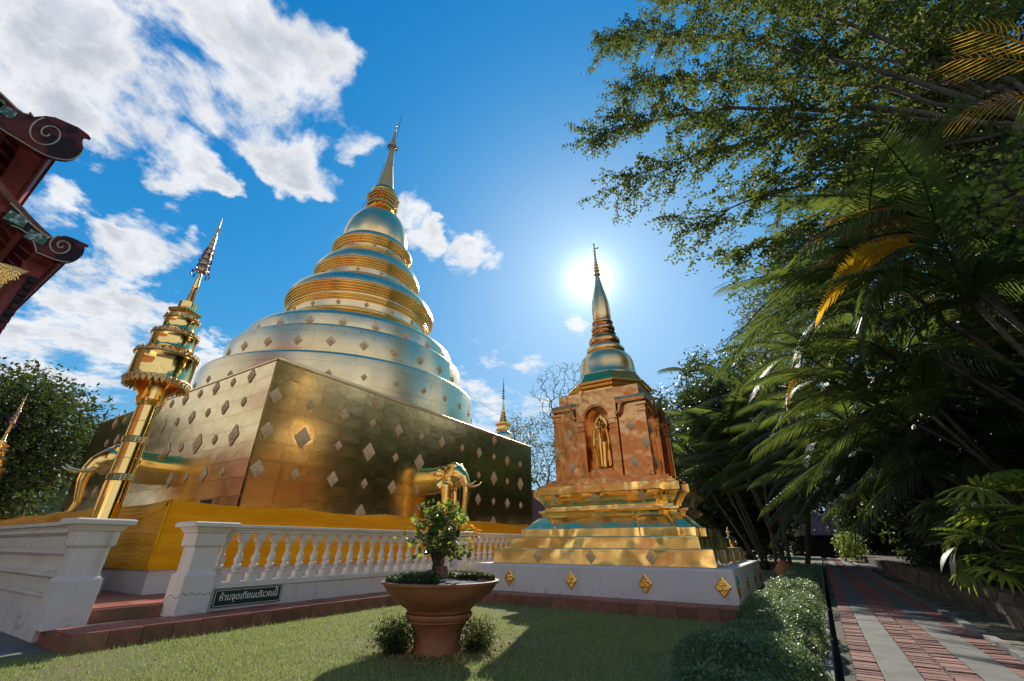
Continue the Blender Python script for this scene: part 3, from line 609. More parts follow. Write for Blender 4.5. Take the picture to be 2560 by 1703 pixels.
for k in range(12):
    x = -11.1 - .985 * k
    for z, ev, od in ((5.32, 'M', 'S'), (4.50, 'S', 'M'), (3.58, 'L', 'S'), (2.65, 'S', 'M')):
        if k == 0: continue
        if z == 2.65 and 5 <= k <= 7: continue
        plq(ev if k % 2 else od, Matrix.Translation((x, BY - .040 + .03 * (z - 1.6) / 3.9, z - (.06 if z > 5 else 0))) @ R_YN)
def ring(prof, name, m, n=128, smooth=40): return MB().lathe(prof, CH, n).build(name, m, G, auto=smooth)
ring([(6.25, 5.2), (6.25, 7.30), (6.22, 7.38), (6.14, 7.44), (5.5, 7.48)], 'drum', 'gold_drum')
ring([(5.56, 7.3), (5.55, 8.80), (5.52, 8.87), (5.44, 8.93), (4.9, 8.96)], 'drum', 'gold_drum')
ring([(5.06, 8.8), (5.04, 9.62), (4.99, 9.78), (4.85, 9.92), (4.4, 10.12), (3.5, 10.40)], 'drum', 'gold_drum')
def tor(R, z, r, k=6): return [(R + r * math.cos(a), z + r * math.sin(a)) for a in np.linspace(-pi / 2, pi / 2, k)]
ring([(3.6, 10.2)] + [(3.58, 10.8)] + [(3.58, 11.3)] + [(3.56, 11.9), (3.4, 12.0)], 'band', 'gold_drum')
ring([(3.5, 10.55)] + tor(3.62, 10.72, .11) + [(3.5, 10.9)], 'ring_moulding', 'gold_trim')
ring([(3.5, 11.20)] + tor(3.62, 11.32, .07) + tor(3.64, 11.47, .06) + [(3.5, 11.56)], 'ring_moulding', 'gold_trim')
ring([(3.5, 11.66)] + tor(3.62, 11.74, .05) + tor(3.68, 11.85, .05) + tor(3.74, 11.96, .05) + tor(3.79, 12.08, .06) + [(3.5, 12.16)], 'ring_moulding', 'gold_trim')
ring([(3.7, 12.10), (3.85, 12.16), (3.83, 12.35), (3.70, 12.62), (3.45, 12.88), (3.1, 13.08), (2.6, 13.2)], 'lotus_cap', 'gold_drum')
ring([(2.66, 13.1), (2.64, 13.8), (2.6, 14.2)], 'band', 'gold_drum')
ring([(2.5, 13.24)] + tor(2.66, 13.34, .08) + [(2.5, 13.44)], 'ring_moulding', 'gold_trim')
ring([(2.5, 13.74)] + tor(2.68, 13.82, .05) + tor(2.72, 13.93, .05) + tor(2.77, 14.04, .05) + tor(2.82, 14.16, .06) + [(2.5, 14.24)], 'ring_moulding', 'gold_trim')
ring([(2.75, 14.20), (2.88, 14.26), (2.86, 14.45), (2.74, 14.75), (2.52, 15.02), (2.25, 15.2), (1.9, 15.3)], 'lotus_cap', 'gold_drum')
ring([(2.04, 15.2), (2.02, 16.0)], 'band', 'gold_drum')
ring([(1.9, 15.40)] + tor(2.05, 15.48, .07) + [(1.9, 15.57)], 'ring_moulding', 'gold_trim')
ring([(1.9, 15.78)] + tor(2.08, 15.86, .06) + tor(2.14, 15.99, .06) + tor(2.20, 16.12, .06) + [(1.9, 16.2)], 'ring_moulding', 'gold_trim')
ring([(2.15, 16.16), (2.27, 16.22), (2.25, 16.36), (2.12, 16.55), (1.9, 16.66), (1.7, 16.7)], 'lotus_cap', 'gold_drum')
ring([(1.80, 16.6), (1.86, 16.9), (1.86, 17.3), (1.82, 17.7), (1.74, 18.1), (1.60, 18.5), (1.40, 18.88), (1.15, 19.18), (.85, 19.38), (.6, 19.46)], 'bell', 'gold_bell', smooth=60)
b = MB()
for (z0, z1, k) in ((19.40, 19.75, .60), (19.75, 19.95, .80), (19.96, 20.10, .88), (20.11, 20.25, .78), (20.26, 20.40, .70), (20.41, 20.55, .78), (20.56, 20.70, .86), (20.71, 20.84, .92)):
    b.stack([(redent(CH, .42 * k / .9, k * 1.0, .66 * k / .9, .84 * k), z) for z in (z0, z1)])
b.build('harmika', 'gold_trim', G, bevel=.02)
ring([(.5, 20.8)] + tor(.70, 20.96, .10) + tor(.74, 21.14, .09) + [(.80, 21.22), (.78, 21.36), (.66, 21.52), (.52, 21.60)], 'throne_ring', 'gold_trim', n=48)
prof = []
for k in range(17): z = 21.6 + k * .137; r = .53 - .29 * k / 16; prof += [(r, z), (r + .012, z + .05), (r - .01, z + .105)]
ring(prof, 'ringed_cone', 'gold_old', n=40)
ring([(.25, 23.9), (.24, 24.1), (.19, 24.9), (.135, 25.72)], 'spindle', 'gold_old', n=32)
ring([(.10, 25.62), (.24, 25.66), (.27, 25.76), (.25, 25.92), (.17, 26.25), (.10, 26.7), (.075, 27.0), (.06, 27.02), (.055, 27.35), (.07, 27.38), (.035, 27.45), (.03, 27.8), (.055, 27.84), (.02, 27.92), (.015, 28.25)], 'umbrella_finial', 'gold_old', n=24)
b = MB()
for k in range(10):
    a = 2 * pi * k / 10; b.ell((CH[0] + .29 * math.cos(a), CH[1] + .29 * math.sin(a), 25.62), (.055, .055, .09), nu=8, nv=5)
    b.tube([(CH[0] + .33 * math.cos(a), CH[1] + .33 * math.sin(a), 25.6), (CH[0] + .36 * math.cos(a), CH[1] + .36 * math.sin(a), 25.32)], .012, 5)
b.build('bell_fringe', 'wire', G)
MB().tube([(CH[0] + .10, CH[1] + .13, 26.6), (CH[0] + .13, CH[1] + .16, 29.05)], .016, 6).build('lightning_rod', 'wire', G)
# plaques on the drums and bands
def ringplq(R, z, n, kind, off=0.0):
    for k in range(n):
        a = 2 * pi * (k + off) / n; c = math.cos(a); s_ = math.sin(a)
        if c * (-CH[0]) + s_ * (-CH[1]) < -2: continue
        plq(kind, Matrix(((-s_, 0, c, CH[0] + (R + .006) * c), (c, 0, s_, CH[1] + (R + .006) * s_), (0, 1, 0, z), (0, 0, 0, 1))))
ringplq(6.25, 6.55, 32, 'S', .2); ringplq(5.555, 8.12, 28, 'M', .45); ringplq(5.045, 9.25, 24, 'M', .1); ringplq(3.58, 11.05, 18, 'S', .3); ringplq(2.645, 13.58, 14, 'S', .1); ringplq(2.03, 15.68, 10, 'S', 0)
# conductor cable running down the left side, on short brackets
cd = np.array([-.78, -.63]); cpts = []
for R, z in ((.30, 24.0), (.60, 21.5), (1.12, 20.3), (1.30, 19.2), (1.84, 18.0), (2.3, 16.3), (2.92, 14.35), (3.9, 12.25), (5.0, 9.85), (5.58, 8.8), (6.28, 7.3), (6.36, 5.6)): cpts.append((CH[0] + cd[0] * (R + .03), CH[1] + cd[1] * (R + .03), z))
MB().tube(cpts, .012, 5).build('conductor_cable', 'wire', G)
for p in cpts[3:-1]: MB().tube([np.array(p) - (cd[0] * .1, cd[1] * .1, 0), np.array(p) + (cd[0] * .08, cd[1] * .08, .02)], .022, 6).build('cable_bracket', 'wire', G)
# stay wires on the far side
MB().tube([(CH[0] + 3.5, CH[1] + 4.6, 8.9), (CH[0] + 7, CH[1] + 14, 5.2)], .010, 4).tube([(CH[0] + 3.6, CH[1] + 4.4, 8.7), (CH[0] + 7.1, CH[1] + 13.4, 5.0)], .010, 4).build('stay_wire', 'wire', G)
# little scroll finials on the corners of the base
for (x, y) in ((BXL + .35, BY + .35), (BX - .4, BYF - .35), (BXL + .35, BYF - .35)):
    MB().tube([(x, y, BT), (x - .06, y - .03, BT + .16), (x + .04, y, BT + .3), (x + .18, y + .05, BT + .42), (x + .22, y + .06, BT + .56)], [.09, .085, .05, .035, .012], 8).build('corner_finial', 'gold_old', G, smooth=True)
# ------------------------------------------------------------------ the smaller chedi
cc = (-3.49, 10.51)
E2 = empty('small_chedi', (*cc, .14), 'smaller gilded chedi on a white plinth, the sun behind its spire', 'stupa')
MB().stack([(square(cc, 2.47), .10), (square(cc, 2.46), .60), (square(cc, 2.45), .643)]).build('plinth', 'white_stained', E2, bevel=.012)
def tierset(name, lv, m='gold_crumple', bev=.008):
    return MB().stack([(redent(cc, a0, w0, a1, w1), z) for (a0, w0, a1, w1, z) in lv]).build(name, m, E2, bevel=bev)
def tapered(w, z0, z1, d=.0): return [(square(cc, w), z0), (square(cc, w - d), z1)]
MB().stack(tapered(2.205, .640, .918, .014) + [(square(cc, 2.178), .925)]).build('base_tier', 'gold_crumple', E2, bevel=.01)
MB().stack(tapered(1.965, .92, 1.122, .012) + [(square(cc, 1.94), 1.13)]).build('base_tier', 'gold_crumple', E2, bevel=.01)
tierset('redented_tier', [(.92, 1.93, 1.60, 1.87, 1.128), (.92, 1.93, 1.60, 1.87, 1.285), (.90, 1.90, 1.58, 1.85, 1.292)])
tierset('lotus_slope', [(.90, 1.87, 1.57, 1.82, 1.290), (.84, 1.72, 1.44, 1.66, 1.43), (.80, 1.62, 1.34, 1.56, 1.515), (.80, 1.60, 1.33, 1.55, 1.53)])
tierset('waist_moulding', [(.70, 1.55, 1.22, 1.50, 1.528), (.70, 1.58, 1.25, 1.53, 1.61), (.71, 1.63, 1.29, 1.58, 1.64), (.70, 1.63, 1.28, 1.58, 1.685)])
tierset('cove_tier', [(.64, 1.50, 1.18, 1.45, 1.68), (.64, 1.50, 1.18, 1.45, 1.735), (.64, 1.53, 1.20, 1.48, 1.80), (.66, 1.60, 1.26, 1.56, 1.90), (.68, 1.70, 1.34, 1.65, 1.978)])
tierset('frieze_band', [(.68, 1.71, 1.35, 1.66, 1.980), (.68, 1.71, 1.35, 1.66, 2.148)])
for k, z in enumerate((2.150, 2.205, 2.258)):
    q = .075 * k; tierset('step_moulding', [(.64 - q * .4, 1.65 - q, 1.30 - q, 1.60 - q, z), (.64 - q * .4, 1.65 - q, 1.30 - q, 1.60 - q, z + .053)], 'gold_red_tint', .005)
# body with corner piers; the front and the right side each hold a niche
BW, Z0, Z1 = 1.13, 2.31, 3.95
def body_outline():
    return None
b = MB()
n_w, n_d, n_h0, n_ar = .31, .42, 2.47, 3.66             # niche half width, depth, floor, spring of the arch
b.stack([(redent(cc, .50, 1.13, .98, 1.1301, ), Z0), (redent(cc, .50, 1.13, .98, 1.1301), Z1)], cap=True) if False else None
sides = MB()
for k in range(4):                                      # each side a slab with an arched opening
    cs, sn = math.cos(k * pi / 2), math.sin(k * pi / 2)
    def T(p): return (cc[0] + p[0] * cs - p[1] * sn, cc[1] + p[0] * sn + p[1] * cs, p[2])
    na = 14; arch = [(n_w * math.cos(a), n_ar + n_w * 1.05 * math.sin(a)) for a in np.linspace(0, pi, na)]
    inner = [(n_w, n_h0)] + arch + [(-n_w, n_h0)]        # right bottom, over the arch, left bottom
    outer = [(.5, n_h0)] + [(.5 if i < na / 2 - .5 else -.5, z if 1 < i < na - 2 else z) for i, (x, z) in enumerate(arch)] + [(-.5, n_h0)]
    outer = [(.5, n_h0)]
    for (x, z) in arch:
        a = math.atan2(z - n_ar, x); r_ = .5 / max(abs(math.cos(a)), .0001); zz = n_ar + r_ * math.sin(a)
        outer.append((.5 * (1 if math.cos(a) > 0 else -1), zz) if zz < 4.12 else (x / max(z - n_ar, .01) * (4.12 - n_ar), 4.12))
    outer.append((-.5, n_h0)); n = len(inner); yf = -1.20
    V = [T((x, yf, z)) for x, z in inner] + [T((x, yf, z)) for x, z in outer] + [T((x, yf + n_d, z)) for x, z in inner]
    f = []
    for i in range(n - 1): f += [(i, n + i, n + i + 1, i + 1), (2 * n + i, i, i + 1, 2 * n + i + 1)]
    f += [tuple(range(2 * n, 3 * n)), (2 * n + n - 1, n - 1, 0, 2 * n)]
    sides.add(V, [tuple(reversed(q)) for q in f])
    # returns of the projection, the block under the niche
    V = [T(p) for p in ((.5, yf, Z0), (.5, yf, 4.12), (.5, -1.0, 4.12), (.5, -1.0, Z0), (-.5, yf, Z0), (-.5, yf, 4.12), (-.5, -1.0, 4.12), (-.5, -1.0, Z0), (.5, yf, n_h0), (-.5, yf, n_h0))]
    sides.add(V, [(0, 3, 2, 1), (4, 5, 6, 7), (0, 8, 9, 4), (1, 2, 6, 5)])
    # piers left and right of the projection
    for sx in (-1, 1):
        q = [(.515, -1.13), (.515, -.9), (.899, -.9), (.899, -1.13)]
        poly = [T((sx * x, y, 0))[:2] for x, y in q]
        area = sum(poly[i][0] * poly[(i + 1) % 4][1] - poly[(i + 1) % 4][0] * poly[i][1] for i in range(4))
        if area < 0: poly.reverse()
        MB().prism(poly, Z0, Z1).build('wall_pier', 'gold_red_tint', E2, bevel=.006)
        # raised corner strip and its capital
        for (x0, x1, y0, z0_, z1_) in ((.99, 1.145, -1.155, Z0 + .001, 3.72), (.965, 1.17, -1.18, 3.721, 3.78), (.98, 1.155, -1.165, 3.781, 3.86), (.95, 1.19, -1.20, 3.861, 3.93)):
            q = [(x0, y0), (x1, y0), (x1, y0 + .12), (x0, y0 + .12)]; poly = [T((sx * x, y, 0))[:2] for x, y in q]
            if sum(poly[i][0] * poly[(i + 1) % 4][1] - poly[(i + 1) % 4][0] * poly[i][1] for i in range(4)) < 0: poly.reverse()
            MB().prism(poly, z0_, z1_).build('pilaster', 'gold_red_tint', E2, bevel=.005)
        # slim columns beside the niche, with banded capitals
        for (x0, x1, y0, z0_, z1_) in ((.33, .455, -1.235, Z0 + .001, 3.40), (.315, .475, -1.26, 3.401, 3.44), (.325, .465, -1.25, 3.441, 3.50), (.305, .485, -1.265, 3.501, 3.54), (.32, .47, -1.25, 3.541, 3.62), (.30, .49, -1.27, 3.621, 3.665)):
            q = [(x0, y0), (x1, y0), (x1, y0 + .1), (x0, y0 + .1)]; poly = [T((sx * x, y, 0))[:2] for x, y in q]
            if sum(poly[i][0] * poly[(i + 1) % 4][1] - poly[(i + 1) % 4][0] * poly[i][1] for i in range(4)) < 0: poly.reverse()
            MB().prism(poly, z0_, z1_).build('niche_column', 'gold_red_tint', E2, bevel=.004)
    # pointed arch hood above the niche
    hood = MB(); hv = []
    for i, a in enumerate(np.linspace(-.12, pi + .12, 17)):
        for rr, yy in ((.33, -1.24), (.33, -1.19), (.50 + .06 * math.exp(-((a - pi / 2) / .35) ** 2), -1.19), (.50 + .06 * math.exp(-((a - pi / 2) / .35) ** 2), -1.24)):
            hv.append(T((rr * math.cos(a), yy, n_ar + .01 + rr * math.sin(a) * 1.05)))
    hood.add(hv, [(i * 4 + j, i * 4 + (j + 1) % 4, (i + 1) * 4 + (j + 1) % 4, (i + 1) * 4 + j) for i in range(16) for j in range(4)] + [(3, 2, 1, 0), (64, 65, 66, 67)])
    hood.build('niche_hood', 'gold_red_tint', E2, bevel=.004)
    for sx in (-1, 1):                                  # curled ends of the hood
        hood = MB(); p0 = [(.50, 3.70), (.58, 3.78), (.60, 3.92), (.67, 3.99), (.72, 3.95)]
        hood.tube([T((sx * x, -1.21, z)) for x, z in p0], [.05, .05, .045, .035, .015], 7); hood.build('hood_scroll', 'gold_red_tint', E2, smooth=True)
sides.build('niche_walls', 'gold_red_tint', E2)
for sx in (-1, 1):
    for sy in (-1, 1): MB().box(*sorted((cc[0] + sx * .90, cc[0] + sx * 1.128)), *sorted((cc[1] + sy * .90, cc[1] + sy * 1.128)), Z0, Z1).build('corner_pier', 'gold_red_tint', E2)
MB().box(cc[0] - .895, cc[0] + .895, cc[1] - .60, cc[1] + .60, Z0, Z1).build('core', 'gold_red_tint', E2)
MB().prism(square(cc, 1.05), Z0, Z1 - .01).build('core', 'gold_red_tint', E2) if False else None
MB().stack([(square(cc, 1.14), Z1), (square(cc, 1.18), 3.985), (square(cc, 1.19), 4.06), (square(cc, 1.175), 4.135)]).build('cornice', 'gold_red_tint', E2, bevel=.006)
MB().stack([(square(cc, 1.03), 4.13), (square(cc, 1.035), 4.43)]).build('attic', 'gold_red_tint', E2, bevel=.008)
def octa(r): return [(cc[0] + r / math.cos(pi / 8) * math.cos(a), cc[1] + r / math.cos(pi / 8) * math.sin(a)) for a in (pi / 8 + k * pi / 4 for k in range(8))]
MB().stack([(octa(r), z) for r, z in ((.90, 4.40), (.90, 4.52), (.96, 4.56), (.97, 4.62), (1.02, 4.64), (1.03, 4.70), (.98, 4.73), (.86, 4.93), (.84, 4.98))]).build('octagonal_roof', 'gold_trim', E2, bevel=.006)
def ring2(prof, name, m, n=56, sm=45): return MB().lathe(prof, cc, n).build(name, m, E2, auto=sm)
ring2([(.82, 4.95), (.83, 5.0), (.79, 5.06), (.755, 5.18), (.735, 5.34), (.72, 5.48), (.68, 5.60), (.60, 5.70), (.50, 5.76), (.42, 5.78)], 'bell', 'gold_bell', sm=60)
ring2([(.40, 5.74), (.50, 5.77), (.53, 5.82), (.53, 5.90), (.49, 5.96), (.40, 5.99)], 'ring_moulding', 'gold_bell')
ring2([(.36, 5.97)] + [(.33 + .105 * math.cos(a), 6.15 + .15 * math.sin(a)) for a in np.linspace(-1.4, 1.4, 9)] + [(.3, 6.32)], 'ring_moulding', 'gold_red_tint')
ring2([(.28, 6.30), (.34, 6.36), (.35, 6.40), (.28, 6.46)], 'ring_moulding', 'gold_red_tint', n=40)
ring2([(.28, 6.44)] + [(.27 + .065 * math.cos(a), 6.57 + .09 * math.sin(a)) for a in np.linspace(-1.4, 1.4, 7)] + [(.25, 6.68)], 'ring_moulding', 'gold_red_tint', n=40)
ring2([(.24, 6.66)] + [(.24 + .06 * math.cos(a), 6.78 + .07 * math.sin(a)) for a in np.linspace(-1.4, 1.4, 7)] + [(.22, 6.88)], 'ring_moulding', 'gold_red_tint', n=40)
ring2([(.23, 6.86), (.262, 6.95), (.262, 7.2), (.24, 7.5), (.195, 7.75), (.145, 7.98), (.095, 8.25), (.06, 8.48)], 'spindle', 'gold_bell', sm=60)
b = MB(); b.lathe([(.05, 8.45), (.03, 9.4)], cc, 12)
for k, z in enumerate((8.52, 8.66, 8.78, 8.89, 8.99, 9.08)): r = .10 - .012 * k; b.lathe([(r * .6, z - .03), (r, z - .035), (r * 1.05, z), (r * .5, z + .03)], cc, 14)
b.lathe([(.02, 9.3), (.035, 9.42), (.015, 9.46), (.03, 9.52), (.012, 9.6), (.03, 9.66), (.008, 9.74)], cc, 10)
b.add([(cc[0] + .01, cc[1], 9.50), (cc[0] + .11, cc[1] + .04, 9.51), (cc[0] + .13, cc[1] + .05, 9.56), (cc[0] + .02, cc[1], 9.53), (cc[0] + .01, cc[1] + .02, 9.50), (cc[0] + .11, cc[1] + .06, 9.51), (cc[0] + .13, cc[1] + .07, 9.56), (cc[0] + .02, cc[1] + .02, 9.53)], [(0, 1, 2, 3), (7, 6, 5, 4), (0, 4, 5, 1), (2, 6, 7, 3)])
b.build('umbrella_finial', 'gold_old', E2)
SP = {'t': plaque_mesh(.125, .02), 'p': plaque_mesh(.15, .022), 'b': plaque_mesh(.13, .016)}
SP['p'].materials.clear(); SP['p'].materials.append(M['gold_statue'])
def sp(kind, x, y, z, R): obj('plaque', SP[kind], None, E2, Matrix.Translation((x, y, z)) @ R)
for dx in (-1.12, 0.02, 1.16): sp('t', cc[0] + dx, cc[1] - 2.204, .785, R_YN); sp('t', cc[0] + 2.204, cc[1] + dx, .785, R_XP)
for dx in (-1.62, -.28, 1.08, 2.28): sp('p', cc[0] + dx, cc[1] - 2.468, .40, R_YN)
for dx in (-2.28, -.9, .5, 1.8): sp('p', cc[0] + 2.468, cc[1] + dx, .40, R_XP)
for dx in (-.98, .0, .98): sp('t', cc[0] + dx, cc[1] - 1.625 + (0 if dx else -.05), 1.87, R_YN @ Matrix.Rotation(rad(25), 4, 'X'))
for dx, z in ((-.74, 3.40), (-.74, 2.62), (.76, 3.42), (.76, 2.62), (-1.07, 3.0), (1.07, 3.0)): sp('b', cc[0] + dx, cc[1] - (1.134 if abs(dx) < .9 else 1.158), z, R_YN)
for dx, z in ((-.74, 3.40), (-.74, 2.62)): sp('b', cc[0] + 1.134, cc[1] + dx, z, R_XP)

# ------------------------------------------------------------------ figures
def buddha_standing():
    b = MB()                                            # faces -y, feet at z = 0, 1.20 m tall
    b.cap([(-.055, -.02, .03), (-.06, 0, .30), (-.068, .0, .60)], [.045, .058, .075]); b.cap([(.055, -.02, .03), (.06, 0, .30), (.068, .0, .60)], [.045, .058, .075])
    b.tube([(0, .01, .05), (0, .01, .3), (0, .005, .55), (0, 0, .68), (0, 0, .80), (0, -.002, .90), (0, 0, .965)], [(.125, .055), (.12, .06), (.135, .075), (.108, .068), (.125, .075), (.15, .072), (.075, .05)], 16)
    for s_ in (-1, 1):
        b.cap([(s_ * .145, 0, .915), (s_ * .178, .01, .74), (s_ * .185, -.01, .57)], [.046, .038, .030]); b.ell((s_ * .187, -.015, .51), (.022, .03, .05))
        for k in range(4): b.cap([(s_ * .187 + .0, -.038 + .016 * k, .475), (s_ * .185, -.04 + .016 * k, .425 + .006 * abs(k - 1.5))], [.009, .007], 6)
        b.cap([(s_ * .175, -.04, .52), (s_ * .168, -.058, .47)], [.010, .008], 6)
        b.add([(s_ * .12, .02, .06), (s_ * .20, .03, .10), (s_ * .185, .03, .55), (s_ * .12, .02, .55), (s_ * .12, .045, .06), (s_ * .20, .05, .10), (s_ * .185, .05, .55), (s_ * .12, .045, .55)], [(0, 1, 2, 3), (7, 6, 5, 4), (0, 4, 5, 1), (1, 5, 6, 2), (2, 6, 7, 3), (3, 7, 4, 0)])
        b.ell((s_ * .055, -.06, .022), (.035, .075, .024)); b.ell((s_ * .078, .0, 1.06), (.012, .022, .045))
    b.tube([(0, 0, .95), (0, 0, 1.01)], [.042, .040], 10)
    b.ell((0, -.005, 1.075), (.070, .075, .092)); b.ell((0, .01, 1.165), (.042, .045, .035)); b.tube([(0, .01, 1.18), (0, .01, 1.26)], [.022, .004], 8)
    b.tube([(0, -.072, 1.095), (0, -.094, 1.06), (0, -.078, 1.052)], [.008, .014, .01], 6); b.ell((0, -.072, 1.03), (.024, .012, .007))
    for s_ in (-1, 1): b.ell((s_ * .027, -.071, 1.085), (.017, .009, .007)); b.tube([(s_ * .012, -.075, 1.10), (s_ * .03, -.076, 1.108), (s_ * .048, -.066, 1.10)], .005, 5)
    return b
nz = n_h0 + .02
bs = buddha_standing(); bs.v = [v * np.array((1.0, 1.0, 1.0)) + np.array((cc[0] + .0, cc[1] - 1.0, nz + .04)) for v in bs.v]
e = empty('buddha_statue', (cc[0], cc[1] - 1.0, nz), 'golden standing Buddha figure in the arched niche of the smaller chedi', 'statue')
bs.build('body', 'gold_statue', e, remesh=.0085)
MB().prism([(cc[0] - .26, cc[1] - 1.15), (cc[0] + .26, cc[1] - 1.15), (cc[0] + .26, cc[1] - .82), (cc[0] - .26, cc[1] - .82)], n_h0, nz + .045).build('pedestal', 'gold_red_tint', e, bevel=.01)
hv = []; 
for i, a in enumerate(np.linspace(0, 2 * pi, 24, endpoint=False)): hv.append((cc[0] + .15 * math.cos(a), nz + 1.12 + .19 * math.sin(a) + (.05 if i == 6 else 0)))
b = MB(); n = 24; b.add([(x, cc[1] - .90, z) for x, z in hv] + [(x, cc[1] - .885, z) for x, z in hv], [tuple(range(n)), tuple(reversed(range(n, 2 * n)))] + [(i, n + i, n + (i + 1) % n, (i + 1) % n) for i in range(n)]); b.build('halo', 'gold_statue', e, bevel=.004)

def elephant_body():
    b = MB()                                            # looks along +x, wall at x = 0, feet at z = 0
    b.tube([(-.4, 0, 1.42), (.2, 0, 1.44), (.6, 0, 1.46), (.92, 0, 1.46)], [(.42, .46), (.42, .46), (.43, .46), (.36, .40)], 20)
    b.ell((.92, 0, 1.46), (.26, .36, .40))
    b.ell((1.12, 0, 1.58), (.34, .32, .36)); b.ell((1.08, .14, 1.84), (.19, .15, .16)); b.ell((1.08, -.14, 1.84), (.19, .15, .16)); b.ell((1.32, 0, 1.48), (.25, .22, .28))
    b.tube([(1.30, 0, 1.62), (1.46, 0, 1.45), (1.56, 0, 1.22), (1.58, 0, .95), (1.54, 0, .66), (1.50, 0, .38), (1.55, 0, .18), (1.64, 0, .12)], [.20, .175, .145, .12, .098, .08, .065, .05], 14)
    b.ell((1.22, 0, 1.28), (.16, .13, .16))
    for s_ in (-1, 1):
        b.cap([(.86, s_ * .24, 1.15), (.90, s_ * .25, .75), (.90, s_ * .25, .32), (.92, s_ * .25, .09)], [.20, .165, .145, .15], 14)
        b.ell((.94, s_ * .25, .04), (.18, .17, .07)); b.ell((1.32, s_ * .17, 1.60), (.09, .05, .045)); b.ell((1.42, s_ * .12, 1.30), (.13, .06, .07))
        for k in range(3): b.ell((1.06 + .07 * (k - 1), s_ * .25, .06), (.03, .03, .035))
    return b
def ear_geo(s_):
    b = MB()
    def fn(i, j):
        a = -1.9 + 3.5 * i; r = j; x = .98 - .36 * r * max(0, math.cos(a * .55 - .1)) + .02; z = 1.58 + .40 * r * math.sin(a * .8 + .1) - .12 * r
        y = s_ * (.27 + .13 * r + .035 * math.sin(a * 5) * r + .05 * r * r); return (x, y, z)
    b.grid(fn, 22, 7); v = np.concatenate(b.v); v2 = v + np.array((-.03, s_ * .03, 0)); f = list(b.f)
    b2 = MB().add(v, f); b2.add(v2, [tuple(reversed(q)) for q in f]); return b2
EB = elephant_body(); 
def elephant(loc, rz, label):
    e = empty('elephant_statue', loc, label, 'elephant statue', 'gilded elephants of the great chedi'); LOC[e.name] = None
    LOC.pop(e.name); e.rotation_euler = (0, 0, rz)
    def ch(o): o.matrix_parent_inverse = Matrix.Identity(4); return o
    if not elephant.cache:
        bo = ch(EB.build('body', 'gold_statue', e, remesh=.026)); elephant.cache['body'] = bo
        for s_ in (-1, 1):
            o = ch(ear_geo(s_).build('ear', 'gold_statue', e, smooth=True)); elephant.cache['ear%d' % s_] = o
            t = MB().tube([(1.38, s_ * .13, 1.30), (1.55, s_ * .17, 1.20), (1.75, s_ * .19, 1.16), (1.95, s_ * .19, 1.20), (2.06, s_ * .17, 1.27)], [.055, .05, .042, .03, .012], 10); elephant.cache['t%d' % s_] = ch(t.build('tusk', 'gold_drum', e, smooth=True))
            a = MB().cap([(1.405, s_ * .165, 1.60), (1.41, s_ * .17, 1.60)], [.025, .02], 8); elephant.cache['e%d' % s_] = ch(a.build('eye', 'dark', e, smooth=True))
        b = MB(); 
        for k in range(9):
            a = pi * k / 8 - pi / 2; b.ell((.86, .44 * math.sin(a) * -1 if False else .45 * math.cos(a + pi / 2), 1.45 + .47 * math.sin(a + pi / 2)), (.05, .06, .06), nu=8, nv=5)
        b.tube([(.86, .45 * math.cos(a), 1.45 + .47 * math.sin(a)) for a in np.linspace(-.3, pi + .3, 18)], .03, 6); elephant.cache['collar'] = ch(b.build('collar', 'gold_trim', e, smooth=True))
    else:
        for o in elephant.cache.values(): c = o.copy(); COL.objects.link(c); c.parent = e
    return e
elephant.cache = {}
elephant((BX, 11.95, 1.62), 0, 'gilded elephant statue emerging from the chedi wall, behind the bonsai')
elephant((-16.3, BY, 1.62), -pi / 2, 'gilded elephant statue half hidden behind the tall golden pole, far left')

